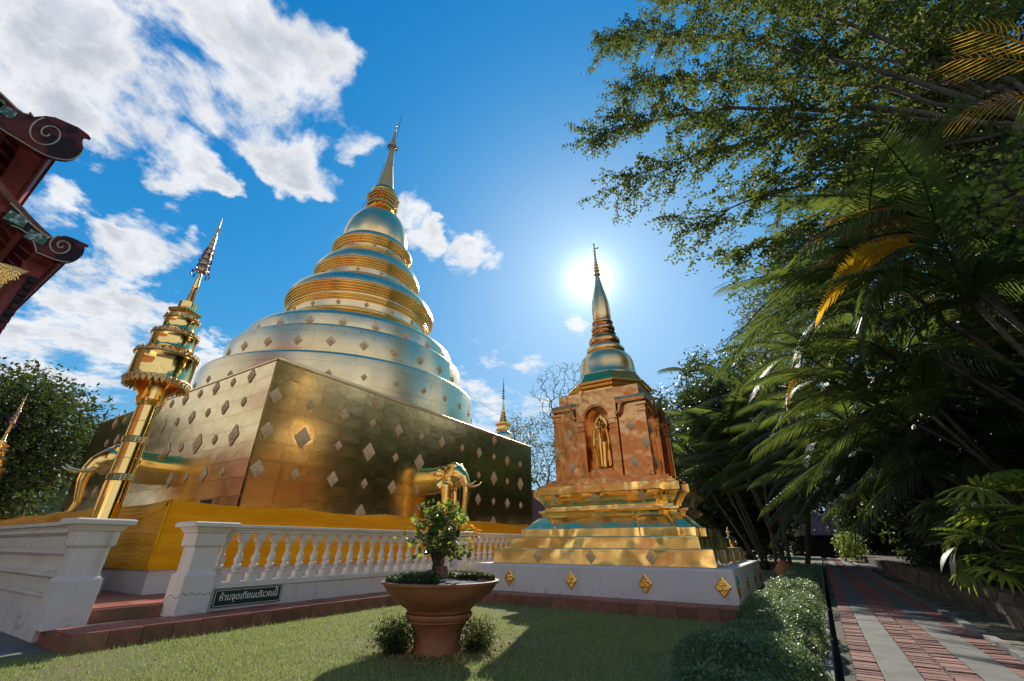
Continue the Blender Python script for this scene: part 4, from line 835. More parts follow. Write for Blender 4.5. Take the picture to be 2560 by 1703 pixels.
# ------------------------------------------------------------------ ceremonial umbrella poles
def chatra(loc, label):
    e = empty('umbrella_pole', loc, label, 'umbrella pole', 'gilded ceremonial umbrella poles'); LOC.pop(e.name)
    def ch(o): o.matrix_parent_inverse = Matrix.Identity(4); return o
    def la(prof, nm, m, n=36, sm=40): return ch(MB().lathe(prof, (0, 0), n).build(nm, m, e, auto=sm))
    la([(.30, 0), (.30, .2), (.24, .26), (.20, .34)], 'foot', 'white')
    la([(.165, .3), (.165, 3.6), (.16, 5.2)], 'shaft', 'gold_polish')
    for z in (1.73, 2.37, 3.05): la([(.17, z - .06)] + tor(.175, z - .035, .018, 5) + tor(.178, z, .018, 5) + tor(.175, z + .035, .018, 5) + [(.17, z + .06)], 'ring_band', 'gold_polish')
    for z in (2.05, 2.7): la([(.167, z - .008), (.172, z - .004), (.172, z + .004), (.167, z + .008)], 'seam', 'gold_trim')
    for (R, z0, z1) in ((.49, 3.45, 3.98), (.365, 4.10, 4.43), (.275, 4.52, 4.80)):
        la([(.17, z0 + .02), (R - .01, z0 + .01), (R, z0), (R + .012, z0 + .03), (R, z0 + .06), (R - .006, z1 - .05), (R + .008, z1 - .03), (R - .01, z1), (R - .06, z1 + .01), (.17, z1 + .02)], 'tier_drum', 'gold_polish', 56)
        b = MB(); n = int(R * 62)
        for k in range(n):                               # upright leaf cresting
            a = 2 * pi * k / n; c, s_ = math.cos(a), math.sin(a); rr = R + .012
            P = lambda u, z, d=0: ((rr + d) * c - u * s_, (rr + d) * s_ + u * c, z)
            w = pi * R / n * .95
            b.add([P(-w, z1 - .02), P(w, z1 - .02), P(w * .8, z1 + .03, .01), P(0, z1 + .075, .012), P(-w * .8, z1 + .03, .01), P(-w, z1 - .02, -.02), P(w, z1 - .02, -.02), P(w * .8, z1 + .03, -.012), P(0, z1 + .075, -.008), P(-w * .8, z1 + .03, -.012)], [(0, 1, 2, 3, 4), (9, 8, 7, 6, 5), (1, 6, 7, 2), (2, 7, 8, 3), (3, 8, 9, 4), (4, 9, 5, 0)])
            b.ell(P(0, z1 - .0, .014), (.018, .018, .018), nu=6, nv=4)
        ch(b.build('leaf_cresting', 'gold_old', e))
    b = MB(); n = 34
    for k in range(n):                                   # hanging fringe under the lowest tier
        a = 2 * pi * k / n; c, s_ = math.cos(a), math.sin(a); rr = .49
        P = lambda u, z, d=0: ((rr + d) * c - u * s_, (rr + d) * s_ + u * c, z)
        w = pi * rr / n * .95
        b.add([P(-w, 3.50, .012), P(-w * .85, 3.42, .02), P(0, 3.34, .014), P(w * .85, 3.42, .02), P(w, 3.50, .012), P(-w, 3.50, -.02), P(-w * .85, 3.42, -.02), P(0, 3.34, -.02), P(w * .85, 3.42, -.02), P(w, 3.50, -.02)], [(0, 1, 2, 3, 4), (9, 8, 7, 6, 5), (0, 5, 6, 1), (1, 6, 7, 2), (2, 7, 8, 3), (3, 8, 9, 4)])
        b.ell(P(0, 3.46, .03), (.02, .02, .02), nu=6, nv=4)
    ch(b.build('hanging_fringe', 'gold_old', e))
    for k in range(8):                                   # curved brackets between shaft and canopy
        a = 2 * pi * k / 8 + .2; c, s_ = math.cos(a), math.sin(a); b = MB()
        pr = [(.165, 3.02), (.22, 3.05), (.24, 3.12), (.215, 3.17), (.25, 3.23), (.31, 3.30), (.36, 3.38), (.42, 3.46), (.165, 3.46)]
        V = [(r * c + t * -s_, r * s_ + t * c, z) for t in (-.014, .014) for r, z in pr]; n = len(pr)
        b.add(V, [tuple(reversed(range(n))), tuple(range(n, 2 * n))] + [(i, (i + 1) % n, n + (i + 1) % n, n + i) for i in range(n)]); ch(b.build('bracket', 'gold_trim', e))
    b = MB(); sq = lambda w: square((0, 0), w)
    b.stack([(sq(.11), 4.80), (sq(.13), 4.86), (sq(.15), 4.88), (sq(.15), 4.92), (sq(.19), 4.96), (sq(.205), 4.99), (sq(.205), 5.03), (sq(.15), 5.06), (sq(.10), 5.09)]); o = ch(b.build('square_throne', 'gold_polish', e, bevel=.006)); o.rotation_euler = (0, 0, .5)
    pf = [(.09, 5.06)] + tor(.09, 5.13, .035, 5) + tor(.075, 5.21, .03, 5)
    for k in range(5): pf += tor(.055 - .004 * k, 5.28 + .055 * k, .02, 5)
    pf += [(.045, 5.55), (.062, 5.58), (.058, 5.64), (.040, 5.85), (.028, 6.02), (.02, 6.05)]
    la(pf, 'spire', 'gold_polish', 24)
    b = MB(); b.lathe([(.02, 6.0), (.018, 7.25), (.005, 7.52)], (0, 0), 10)
    for k, z in enumerate((6.05, 6.22, 6.38, 6.53, 6.67, 6.80, 6.92)): r = .095 - .009 * k; b.lathe([(r * .9, z - .03), (r, z - .04), (r * 1.02, z + .03), (r * .75, z + .10), (.02, z + .12)], (0, 0), 18)
    ch(b.build('tiered_finial', 'gold_old', e))
    b = MB()
    for k, z in enumerate((6.02, 6.19, 6.35, 6.50, 6.64)):
        r = .10 - .010 * k
        for q in range(9 - k):
            a = 2 * pi * q / (9 - k) + k; c, s_ = math.cos(a), math.sin(a); o_ = .07 if k == 0 else .03
            b.tube([(r * c, r * s_, z), ((r + o_) * c, (r + o_) * s_, z - .05), ((r + o_ * .9) * c, (r + o_ * .9) * s_, z - .11)], [.008, .014, .018], 5)
    ch(b.build('tassels', 'ribbon', e))
    b = MB()
    for a in (0, pi / 2, pi, 3 * pi / 2): b.tube([(0, 0, 7.17), (.06 * math.cos(a), .06 * math.sin(a), 7.14), (.10 * math.cos(a), .10 * math.sin(a), 7.20)], [.008, .012, .006], 5)
    ch(b.build('star_vane', 'gold_polish', e)); return e
c0 = chatra((-9.70, 2.76, .295), 'tall gilded umbrella pole with three tiers and tasselled spire, left of the great chedi')
c1 = dupe(c0, (-21.5, 2.76, .295), .3, .72, 'tip of a second gilded umbrella pole before the dark tree, at the left edge')

# ------------------------------------------------------------------ bonsai in its bowl
pc = (-3.48, 4.07)
P_ = empty('planter', (*pc, 0), 'terracotta bowl on a flared pedestal standing on the lawn', 'planter')
MB().lathe([(.20, .355), (.335, .356), (.345, .375), (.36, .39), (.44, .44), (.54, .515), (.60, .59), (.612, .612), (.635, .618), (.638, .642), (.60, .645), (.57, .60), (.05, .585)], pc, 72).build('bowl', 'terracotta', P_, auto=30)
MB().lathe([(.255, -.02), (.25, .02), (.238, .10), (.25, .17), (.275, .225), (.30, .262), (.325, .272), (.328, .29), (.345, .30), (.355, .325), (.35, .345), (.30, .351), (.1, .352)], pc, 64).build('pedestal', 'terracotta', P_, auto=30)
MB().lathe([(.58, .59), (.56, .622), (.3, .64), (.02, .645)], pc, 40).build('gravel_fill', 'gravel', P_, smooth=True)
def moss(P, size): return leaf_geo(P, size, .35, .0, -.6)
n = 9000; a = rng.uniform(0, 2 * pi, n); r = .59 * np.sqrt(rng.uniform(.0, 1, n)); keep = ~((np.abs(((a + .55) % (2 * pi)) - 0) < .0) )
x = r * np.cos(a); y_ = r * np.sin(a)
fd = np.array([3.48, -4.07]) / math.hypot(3.48, 4.07); sd = np.array([-fd[1], fd[0]])
u = x * sd[0] + y_ * sd[1]; w_ = x * fd[0] + y_ * fd[1]      # u to the right of the viewer, w towards the viewer
bare = (u > -.02) & (w_ > .05 + .15 * np.abs(u - .15)) | ((r < .2) & (rng.uniform(size=n) < .7))
x, y_, r, u, w_ = x[~bare], y_[~bare], r[~bare], u[~bare], w_[~bare]
h = .035 * (1 - (r / .6) ** 4) + .03 * rng.uniform(size=len(x))
V, Fc = moss(np.stack([pc[0] + x, pc[1] + y_, .625 + .02 + h], 1), .045)
tag(obj('dwarf_lilyturf', fast_mesh('dwarf_lilyturf', V, Fc), 'leaf_dark', None), 'dark green tufted ground cover filling the bonsai bowl', 'ground cover', None, 'stuff')
def rock_mesh(seed, s):
    r_ = np.random.default_rng(seed); b = MB(); b.ell((0, 0, 0), (1, 1, 1), nu=10, nv=7); v = b.v[0]
    d = unit(r_.normal(size=(7, 3))); 
    for k in range(7): v = v * (1 - .22 * np.clip((v @ d[k]) - .4, 0, 1)[:, None]) 
    v = v * (1 + r_.uniform(-.12, .12, (len(v), 1))) * np.array(s); b.v[0] = v; return b
for k, (u_, w2, s) in enumerate(((-.22, .18, (.07, .05, .06)), (-.12, .16, (.085, .06, .085)), (-.32, .12, (.06, .05, .06)), (.24, -.12, (.08, .05, .05)), (.36, -.08, (.07, .05, .045)))):
    p = np.array(pc) + sd * u_ + fd * w2; b = rock_mesh(k, s); b.v[0] = b.v[0] + np.array((*p, .67))
    tag(b.build('rock', 'rock'), ('dark rock left of the tall one in the bonsai bowl', 'tallest dark rock in the bonsai bowl, left of the trunk', 'leftmost dark rock in the bonsai bowl', 'dark rock right of the bonsai trunk', 'rightmost dark rock in the bonsai bowl')[k], 'rock', 'rocks in the bonsai bowl')
# bonsai tree: gnarled trunk and a small crown of glossy leaves
bt = np.array(pc) - sd * .06
B_ = empty('bonsai_tree', (*bt, .64), 'small bonsai tree with glossy green and yellow leaves in the terracotta bowl', 'tree')
b = MB(); base = np.array((*bt, .63)); ends = []
for k in range(9):
    a = k * 2.4; r0 = .03 + .02 * random.random(); top = base + np.array((.20 * math.cos(a), .20 * math.sin(a), .42 + .12 * random.random()))
    b.tube([base + np.array((r0 * math.cos(a), r0 * math.sin(a), 0)), base + np.array((.03 * math.cos(a + 1), .03 * math.sin(a + 1), .18)), (base + top) / 2 + np.array((0, 0, .08)), top], [.028, .022, .012, .006], 6); ends.append(top)
b.build('trunk', 'bark', B_, smooth=True)
cen = base + np.array((0, 0, .50)); Q = []
while len(Q) < 70:
    d = rng.normal(size=3); d /= np.linalg.norm(d); q = cen + d * np.array((.30, .30, .29)) * (rng.uniform(.25, 1) ** .5) * (1 + .28 * math.sin(4 * math.atan2(d[1], d[0]) + 3 * d[2])) + np.array((0, 0, -.04))
    if q[2] > base[2] + .22: Q.append(q)
Q = np.array(Q); PP = np.repeat(Q, 11, 0) + rng.normal(size=(len(Q) * 11, 3)) * .04
V, Fc = leaf_geo(PP, .070, .72, .25, .35); obj('crown', fast_mesh('crown', V, Fc), 'leaf_bonsai', B_)
PP = cen + rng.normal(size=(60, 3)) * np.array((.20, .20, .17)); PP = cen + unit(PP - cen) * np.array((.37, .37, .30)); PP = PP[PP[:, 2] > base[2] + .3]
PP = np.concatenate([PP + rng.normal(size=PP.shape) * .03 for _ in range(3)]); V, Fc = leaf_geo(PP, .068, .75, .2, .4); obj('young_leaves', fast_mesh('young_leaves', V, Fc), 'leaf_bright', B_)
tw = at(1172, 1290, 5.2); PP = cen + sd[0] * 0 + np.array((*(sd * .40), .02)) + rng.normal(size=(16, 3)) * .045
V, Fc = leaf_geo(PP, .07, .7, .2, .5); obj('turning_leaves', fast_mesh('turning_leaves', V, Fc), 'leaf_orange', B_)
b = MB()
for k in range(6): b.tube([cen + np.array((0, 0, -.12)), (cen + PP[k % len(PP)]) / 2 + np.array((0, 0, -.03)), PP[k % len(PP)]], [.006, .004, .002], 4)
b.build('twig', 'bark', B_)
# little seated figure
sf = np.array(pc) + fd * .13 - sd * .0; b = MB(); z = .665
b.ell((sf[0], sf[1], z + .02), (.055, .055, .03)); b.tube([(sf[0], sf[1], z + .03), (sf[0], sf[1], z + .10), (sf[0], sf[1], z + .125)], [.034, .042, .018], 10); b.ell((sf[0], sf[1], z + .158), (.024, .024, .030)); b.ell((sf[0], sf[1], z + .19), (.012, .012, .014))
for s_ in (-1, 1):
    p = sd * s_; b.cap([(sf[0] + p[0] * .042, sf[1] + p[1] * .042, z + .11), (sf[0] + p[0] * .056, sf[1] + p[1] * .056, z + .065), (sf[0] + p[0] * .02 + fd[0] * .035, sf[1] + p[1] * .02 + fd[1] * .035, z + .045)], [.014, .012, .010], 8)
    b.cap([(sf[0] + p[0] * .03, sf[1] + p[1] * .03, z + .02), (sf[0] + p[0] * .065 + fd[0] * .02, sf[1] + p[1] * .065 + fd[1] * .02, z + .018), (sf[0] - p[0] * .01 + fd[0] * .05, sf[1] - p[1] * .01 + fd[1] * .05, z + .016)], [.020, .018, .013], 8)
b.ell((sf[0] + fd[0] * .024, sf[1] + fd[1] * .024, z + .157), (.005, .005, .007))
tag(b.build('seated_figure', 'clay_figure', None, remesh=.0045), 'tiny brown seated figure under the bonsai tree', 'figurine')
# ------------------------------------------------------------------ red temple hall at the left (roof ends in view, front mirrored in the gold)
XG = -13.0
def gx(px, py, x=XG):                                    # where that direction meets the gable plane: (y, z)
    d = ray(px, py); t = x / d[0]; return (d[1] * t, 1 + d[2] * t)
Z5 = lambda q: gx(q[0] * .4464, 200 + q[1] * .4464)
V_ = empty('temple_hall', (-16, -5, 0), 'red temple hall with stacked roofs ending in black scrolled bargeboards, upper left', 'temple')
def slab(name, poly, x0, x1, m, bev=0):                  # poly in (y, z)
    ar = sum(poly[i][0] * poly[(i + 1) % len(poly)][1] - poly[(i + 1) % len(poly)][0] * poly[i][1] for i in range(len(poly)))
    if ar < 0: poly = poly[::-1]
    return MB().extrude_x(poly, x0, x1).build(name, m, V_, bevel=bev)
o1 = [(-120, -40), (-60, 30), (0, 72), (40, 110), (90, 160), (130, 188), (160, 195), (168, 182), (184, 205), (225, 202), (260, 200), (310, 208), (350, 225), (400, 247), (440, 265), (475, 290), (498, 308), (512, 328), (498, 322), (480, 318), (466, 332), (462, 350), (469, 380), (458, 408), (445, 423), (420, 440), (385, 449), (350, 447), (300, 438), (262, 425), (200, 395), (120, 345), (60, 310), (0, 272), (-60, 220), (-120, 150)]
o2 = [(60, 690), (105, 735), (150, 785), (200, 830), (245, 865), (280, 884), (290, 878), (298, 888), (330, 875), (365, 871), (400, 880), (430, 893), (460, 908), (485, 918), (501, 930), (484, 929), (474, 936), (474, 955), (464, 980), (445, 998), (420, 1012), (385, 1021), (350, 1018), (300, 1005), (250, 985), (203, 965), (195, 925), (175, 885), (145, 855), (105, 830), (62, 815), (30, 810)]
for k, o_ in enumerate((o1, o2)):
    pts = [Z5(p) for p in o_]; bo = slab('bargeboard', pts, XG - .12, XG, 'black_lac', .012)
    tube = lambda q, r: MB().tube([(XG + .012, *Z5(p)) for p in q], r, 5)
    if k == 0: c, s0, low = (268, 300), 1.0, (200, 395)
    else: c, s0, low = (345, 930), .66, (250, 985)
    sp_ = [(c[0] + s0 * (8 + 9.2 * a) * math.cos(a + .6) * 1.12, c[1] + s0 * (8 + 9.2 * a) * math.sin(a + .6) * .86) for a in np.linspace(0, 10.2, 60)]
    tube(sp_, .016).build('spiral_inlay', 'inlay', bo)
    i0 = len(o_) - (16 if k == 0 else 14)
    tube(o_[i0 + 3:-1], .014).build('edge_inlay', 'inlay', bo)
    tube(o_[0:9 if k == 0 else 7], .02).build('edge_inlay', 'inlay', bo)
    for q in (((28, 170), (-40, 110)) if k == 0 else ((205, 880), (92, 778))):
        y_, z_ = Z5(q); MB().extrude_x([(y_ - .17, z_ - .12), (y_ + .15, z_ - .15), (y_ + .17, z_ + .10), (y_ - .14, z_ + .13)], XG - .01, XG + .025).build('glass_inlay', 'green_glass', bo)
# eaves: fascia, lip of tiles, rafters and slope behind each bargeboard
def roof(yE, zE, slope, run, x1, tag_):
    pr = lambda s: (yE - run * s, zE + slope[0] * s + slope[1] * s * s)
    up = [pr(s) for s in np.linspace(-.01, 1, 9)]; th = .16
    slab('roof_slope', up + [(y, z - th) for y, z in reversed(up)], x1, XG - .125, 'roof_tile')
    slab('fascia', [(yE - .10, zE - .42), (yE - .04, zE - .42), (yE + .02, zE - .17), (yE - .06, zE - .165)], x1, XG - .12, 'red_wood', .008)
    slab('eave_board', [(yE - .50, zE - .36), (yE - .12, zE - .44), (yE - .11, zE - .40), (yE - .49, zE - .32)], x1, XG - .15, 'red_wood')
    for k in range(16):
        x = XG - .35 - .5 * k; q = [pr(s) for s in (.02, .3, .7)]
        MB().extrude_x([(y, z - th - .19) for y, z in q] + [(y, z - th - .012) for y, z in reversed(q)], x - .07, x).build('rafter', 'red_wood', V_)
    for s in (.16, .34, .52): y, z = pr(s); slab('purlin', [(y - .05, z - th - .33), (y + .05, z - th - .33), (y + .05, z - th - .20), (y - .05, z - th - .20)], x1, XG - .14, 'red_wood')
    lip = MB()
    for k in range(37): x = XG - .2 - .22 * k; lip.box(x - .20, x, yE + .0, yE + .07, zE - .165, zE - .115)
    lip.build('tile_lip', 'roof_tile', V_)
    return pr
yE1, zE1 = Z5((290, 445)); yE2, zE2 = Z5((365, 1020))
roof(yE1, zE1 + .40, (1.7, 4.0), 5.2, -21, 1); roof(yE2, zE2 + .36, (1.0, .9), 2.4, -21, 2)
MB().box(-20.8, XG - .35, -9.6, -1.6, -.1, 9.0).build('wall', 'cream', V_)
slab('far_roof_slope', [(-5.1, 15.6), (-11.0, 9.0), (-11.0, 8.8), (-5.1, 15.3)], -21, XG - .13, 'roof_tile')
slab('pediment', [(-10.0, 8.9), (-.7, 8.9), (-1.8, 10.4), (-5.1, 15.2), (-8.8, 10.4)], XG - .75, XG - .55, 'red_wood')
for k in range(7):
    y = -8.6 + k * 1.15; MB().box(XG - .55, XG - .48, y, y + .95, 9.05, 9.9 + .9 * (3 - abs(k - 3))).build('pediment_panel', 'gold_old', V_, bevel=.02)
for y in (-8.9, -7.1, -3.6, -1.8): MB().lathe([(.30, 0), (.30, .2), (.24, .3), (.22, 8.2), (.30, 8.4), (.34, 8.9)], (XG + .1, y), 20).build('column', 'gold_old', V_, auto=35)
MB().box(XG - .35, XG - .28, -6.2, -4.4, .3, 3.6).build('door', 'gold_statue', V_, bevel=.02)
MB().box(XG - .34, XG + .9, -7.4, -3.2, -.05, .3).build('steps', 'white', V_)
# carved gold pelmet below the lower bargeboard
pts = [Z5(p) for p in ((-120, 960), (0, 988), (60, 1000), (130, 1022), (196, 1047), (150, 1062), (120, 1075), (98, 1090), (60, 1105), (40, 1130), (0, 1160), (-120, 1180))]
pel = slab('carved_pelmet', pts, XG - .42, XG - .34, 'gold_old', .012)
for k in range(26):
    q = (random.uniform(-100, 120), 0); q = (q[0], random.uniform(1010 + max(0, q[0]) * .25, 1120 - max(0, q[0]) * .35)); y_, z_ = Z5(q)
    MB().tube([(XG - .335, y_ + .07 * math.cos(a) * (1 - a / 9), z_ + .07 * math.sin(a) * (1 - a / 9)) for a in np.linspace(0, 7, 9)], .015, 5).build('scrollwork', 'gold_statue', pel)
slab('inner_beam', [Z5(p) for p in ((170, 965), (300, 1010), (240, 1090), (-60, 1420), (-110, 1370), (150, 1050))], XG - .62, XG - .5, 'red_wood')
b = MB()
for k in range(9):
    p = (215 - 26 * k, 1085 + 37 * k); y_, z_ = Z5(p); MB().box(XG - .50, XG - .44, y_ - .08, y_ + .08, z_ - .08, z_ + .08).build('stud', 'black_lac', V_, bevel=.02)
b = None
struct(MB().box(-12.9, 14, -30, -1.6, -.2, .008).build('bounce_forecourt', 'sandstone'))  # unseen pale paving, added to bounce light and brighten the gold tiers

# long red gallery beyond the hall, mirrored in the side of the great chedi
e = empty('gallery', (-29, -3, 0), 'long red walled gallery mirrored low in the side of the great chedi', 'building')
MB().box(-34, -21.6, -6, -2.2, -.1, 6.2).build('wall', 'red_wall', e)
MB().extrude_x([(-1.9, 6.0), (-1.9, 6.15), (-4.1, 7.0), (-6.3, 6.15), (-6.3, 6.0), (-4.1, 6.8)], -34.4, -21.4).build('roof', 'roof_tile', e)
for k in range(5): MB().box(-33.5 + k * 2.4, -32.5 + k * 2.4, -2.2, -2.12, .9, 2.5).build('shutter', 'red_wood', e, bevel=.02)

# hall behind the viewer, seen only as a reflection in the gold
H_ = empty('ordination_hall', (4, -22, 0), 'cream hall with orange roof mirrored faintly in the gold cladding', 'temple')
MB().box(-26, 6, -32, -22, -.1, 6.2).build('wall', 'plaster', H_)
MB().extrude_x([(-20.4, 5.9), (-20.4, 6.1), (-27, 12.8), (-33.6, 6.1), (-33.6, 5.9), (-27, 12.4)], -27, 7).build('roof', 'roof_tile', H_)
for k in range(7):
    x = -24.5 + 4.2 * k; MB().box(x, x + 1.3, -22.02, -21.9, 2.6, 4.8).build('window', 'red_wood', H_, bevel=.02)

# ------------------------------------------------------------------ far buildings and the second spire
T_ = empty('far_chedi', (-22, 33.4, 0), 'distant slim golden spire rising behind the great chedi base', 'stupa'); tc = (-22.0, 33.4)
MB().stack([(square(tc, 1.9), -.1), (square(tc, 1.8), 5.5), (square(tc, 1.5), 5.8), (square(tc, 1.2), 8.6)]).build('base', 'gold_face', T_, bevel=.03)
MB().lathe([(1.05, 8.6), (1.0, 9.2), (.98, 9.8), (.95, 10.2), (.8, 10.55), (.55, 10.75)], tc, 32).build('bell', 'gold_drum', T_, auto=40)
MB().stack([(square(tc, w), z) for w, z in ((.42, 10.7), (.5, 10.8), (.42, 10.95), (.42, 11.2), (.6, 11.4), (.6, 11.5))]).build('harmika', 'gold_trim', T_)
pf = []
for k in range(10): pf += [(.42 - .026 * k, 11.45 + .13 * k), (.44 - .026 * k, 11.52 + .13 * k)]
MB().lathe(pf + [(.12, 12.9), (.05, 14.1)], tc, 20).build('spire', 'gold_trim', T_, auto=40)
b = MB().lathe([(.03, 14.0), (.02, 16.2)], tc, 6)
for k in range(7): b.lathe([(.15 - .016 * k, 14.0 + .25 * k), (.16 - .016 * k, 14.06 + .25 * k), (.04, 14.14 + .25 * k)], tc, 12)
b.build('umbrella_finial', 'wire', T_)
def far_hall(name, label, c, rz, w, d, h, m_roof, m_wall, tiers=2, ov=.6, rise=2.2):
    e = empty(name, (*c, 0), label, 'building'); LOC.pop(e.name); e.rotation_euler = (0, 0, rz)
    def ch(o): o.matrix_parent_inverse = Matrix.Identity(4); return o
    ch(MB().box(-w, w, -d, d, -.2, h).build('wall', m_wall, e))
    for k in range(tiers):
        z = h + k * rise * .55; y0 = d * (1 - .38 * k) + ov; y1 = d * (1 - .38 * (k + 1)) if k < tiers - 1 else 0
        for s_ in (-1, 1):
            me = MB(); n = 26
            for q in range(n):                           # ribs of tile
                f0, f1 = q / n, (q + .93) / n
                ya, yb = s_ * (y0 + (y1 - y0) * f0), s_ * (y0 + (y1 - y0) * f1); za, zb = z + rise * f0, z + rise * f1
                me.add([(-w - ov, ya, za), (w + ov, ya, za), (w + ov, yb, zb - .0), (-w - ov, yb, zb), (-w - ov, ya, za - .06), (w + ov, ya, za - .06), (w + ov, yb, zb - .10), (-w - ov, yb, zb - .10)], [(0, 1, 2, 3) if s_ < 0 else (3, 2, 1, 0), (0, 4, 5, 1) if s_ < 0 else (1, 5, 4, 0), (7, 6, 5, 4) if s_ < 0 else (4, 5, 6, 7), (2, 6, 7, 3) if s_ < 0 else (3, 7, 6, 2)])
            ch(me.build('roof', m_roof, e))
        ch(MB().add([(w, -y0, z), (w, y0, z), (w, 0, z + rise * 1.0), (-w, -y0, z), (-w, y0, z), (-w, 0, z + rise)], [(0, 1, 2), (5, 4, 3)]).build('gable', m_wall, e))
    for k in range(3): ch(MB().box(-w + .6 + k * w * .6, -w + 1.6 + k * w * .6, -d - .03, -d + .02, .8, h - .6).build('window', 'dark', e))
    return e
d_ = ray(1345, 1260); far_hall('pavilion', 'brown tiled double roof showing between the two chedis', (d_[0] * 42 / math.hypot(d_[0], d_[1]), d_[1] * 42 / math.hypot(d_[0], d_[1])), YAW + .0, 6, 4, 1.6, 'roof_brown', 'roof_brown', 2, .8, 2.6)
p = at(2062, 1325, 52); far_hall('far_house', 'low house with faded red roof at the far end of the path', (p[0] - .4, p[1] + 3), 0, 2.6, 3, 1.75, 'roof_pink', 'dark', 1, .6, 2.0)
# green building with a teal sheet roof, far left
p = at(95, 1290, 46); rz = math.atan2(p[1], p[0]) + pi / 2
e = empty('green_building', (p[0], p[1], 0), 'green building with a ribbed teal roof behind the parapet, far left', 'building'); LOC.pop(e.name); e.rotation_euler = (0, 0, rz + pi)
def ch(o): o.matrix_parent_inverse = Matrix.Identity(4); return o
ch(MB().box(-9, 9, -8, -1.5, -.2, 7.2).build('wall', 'green_wall', e)); ch(MB().box(-9, 9, -1.5, -1.35, 4.3, 5.0).box(-9, 9, -1.5, -1.4, 5.9, 6.6).build('window_band', 'dark', e))
for x in (-6, -2, 2, 6): ch(MB().box(x - .18, x + .18, -1.5, -1.2, 0, 7.2).build('pilaster', 'green_wall', e))
b = MB()
for k in range(90): x = -9 + k * .2; b.add([(x, -1.2, 4.1), (x + .1, -1.2, 4.16), (x + .2, -1.2, 4.1), (x, 1.4, 3.2), (x + .1, 1.4, 3.26), (x + .2, 1.4, 3.2)], [(0, 3, 4, 1), (1, 4, 5, 2)])
ch(b.build('awning_roof', 'roof_teal', e)); ch(MB().box(-9, 9, 1.3, 1.38, 2.9, 3.18).build('awning_edge', 'green_wall', e))
for x in (-8, -4, 0, 4, 8): ch(MB().box(x - .08, x + .08, 1.2, 1.36, -.2, 2.95).build('post', 'green_wall', e))
b = MB(); e = empty('bunting', tuple(at(140, 1300, 30)), 'violet and white scalloped bunting strung below the teal roof', 'bunting')
p0, p1 = at(90, 1316, 30), at(185, 1288, 30)
for k in range(14):
    a, c = p0 + (p1 - p0) * k / 14, p0 + (p1 - p0) * (k + 1) / 14; m_ = (a + c) / 2; up = np.array((0, 0, 1))
    MB().add([a, c, c - up * .28, m_ - up * .42, a - up * .28] + [q + np.array((.02, .02, 0)) for q in (a, c, c - up * .28, m_ - up * .42, a - up * .28)], [(0, 1, 2, 3, 4), (9, 8, 7, 6, 5), (0, 5, 6, 1)]).build('pennant', 'bunting_a' if k % 2 else 'bunting_b', e)

# ------------------------------------------------------------------ trees
def tree(name, label, base, att, leaf, nleaf, spread, m_leaf, r0=.25, group=None, aspect=.5, flat=.2, droop=.25, fork=None, twig=.006, leaves=True, m_bark='bark', power=.42):
    e = empty(name, tuple(base), label, 'tree', group); base = np.array(base, float); att = np.asarray(att, float)
    fork = np.array(fork if fork is not None else base + (np.mean(att, 0) - base) * np.array((.35, .35, .35)), float)
    nodes = [base, base + (fork - base) * .5 + rng.normal(size=3) * r0 * .5, fork]; par = [-1, 0, 1]
    order = np.argsort(np.linalg.norm(att - fork, axis=1)); N = np.array(nodes)
    for i in order:
        q = att[i]; d = np.linalg.norm(N - q, axis=1) + .25 * np.linalg.norm(N - fork, axis=1); d[:2] = 1e9; j = int(np.argmin(d)); L = np.linalg.norm(q - N[j])
        k = max(1, int(L / 1.1)); prev = j
        for s_ in range(1, k + 1):
            pt = N[j] + (q - N[j]) * s_ / k + (rng.normal(size=3) * .07 * L / k + np.array((0, 0, .05 * L * math.sin(pi * s_ / k))) if s_ < k else 0)
            nodes.append(pt); par.append(prev); prev = len(nodes) - 1
        N = np.array(nodes)
    w = np.zeros(len(nodes)); hc = np.zeros(len(nodes), bool)
    for i in range(len(nodes) - 1, 0, -1):
        if w[i] == 0: w[i] = 1
        w[par[i]] += w[i]
    rr = np.maximum(twig, r0 * (w / w[0]) ** power)
    b = MB()
    for i in range(1, len(nodes)):
        n = 8 if rr[i] > .06 else (5 if rr[i] > .02 else 3)
        b.tube([nodes[par[i]], nodes[i]], [min(rr[par[i]], rr[i] * 1.25), rr[i]], n, cap=False)
    b.build('trunk', m_bark, e, smooth=True)
    if leaves:
        P = np.repeat(att, nleaf, 0) + rng.normal(size=(len(att) * nleaf, 3)) * spread
        V, Fc = leaf_geo(P, leaf, aspect, flat, droop); obj('crown', fast_mesh('crown', V, Fc), m_leaf, e)
    return e
def inpoly(poly, n):                                     # random directions inside an outline of the photograph's frame
    poly = np.array(poly, float); lo, hi = poly.min(0), poly.max(0); out = []
    while len(out) < n:
        q = rng.uniform(lo, hi); c = False; j = len(poly) - 1
        for i in range(len(poly)):
            if (poly[i, 1] > q[1]) != (poly[j, 1] > q[1]) and q[0] < (poly[j, 0] - poly[i, 0]) * (q[1] - poly[i, 1]) / (poly[j, 1] - poly[i, 1]) + poly[i, 0]: c = not c
            j = i
        if c: out.append(q)
    return out
def cloudpts(poly, n, d0, d1): return [at(q[0], q[1], rng.uniform(d0, d1)) for q in inpoly(poly, n)]
def blob(c, r, n, shell=.45):
    d = unit(rng.normal(size=(n, 3))); return np.array(c) + d * np.array(r) * rng.uniform(shell, 1, (n, 1)) ** .6
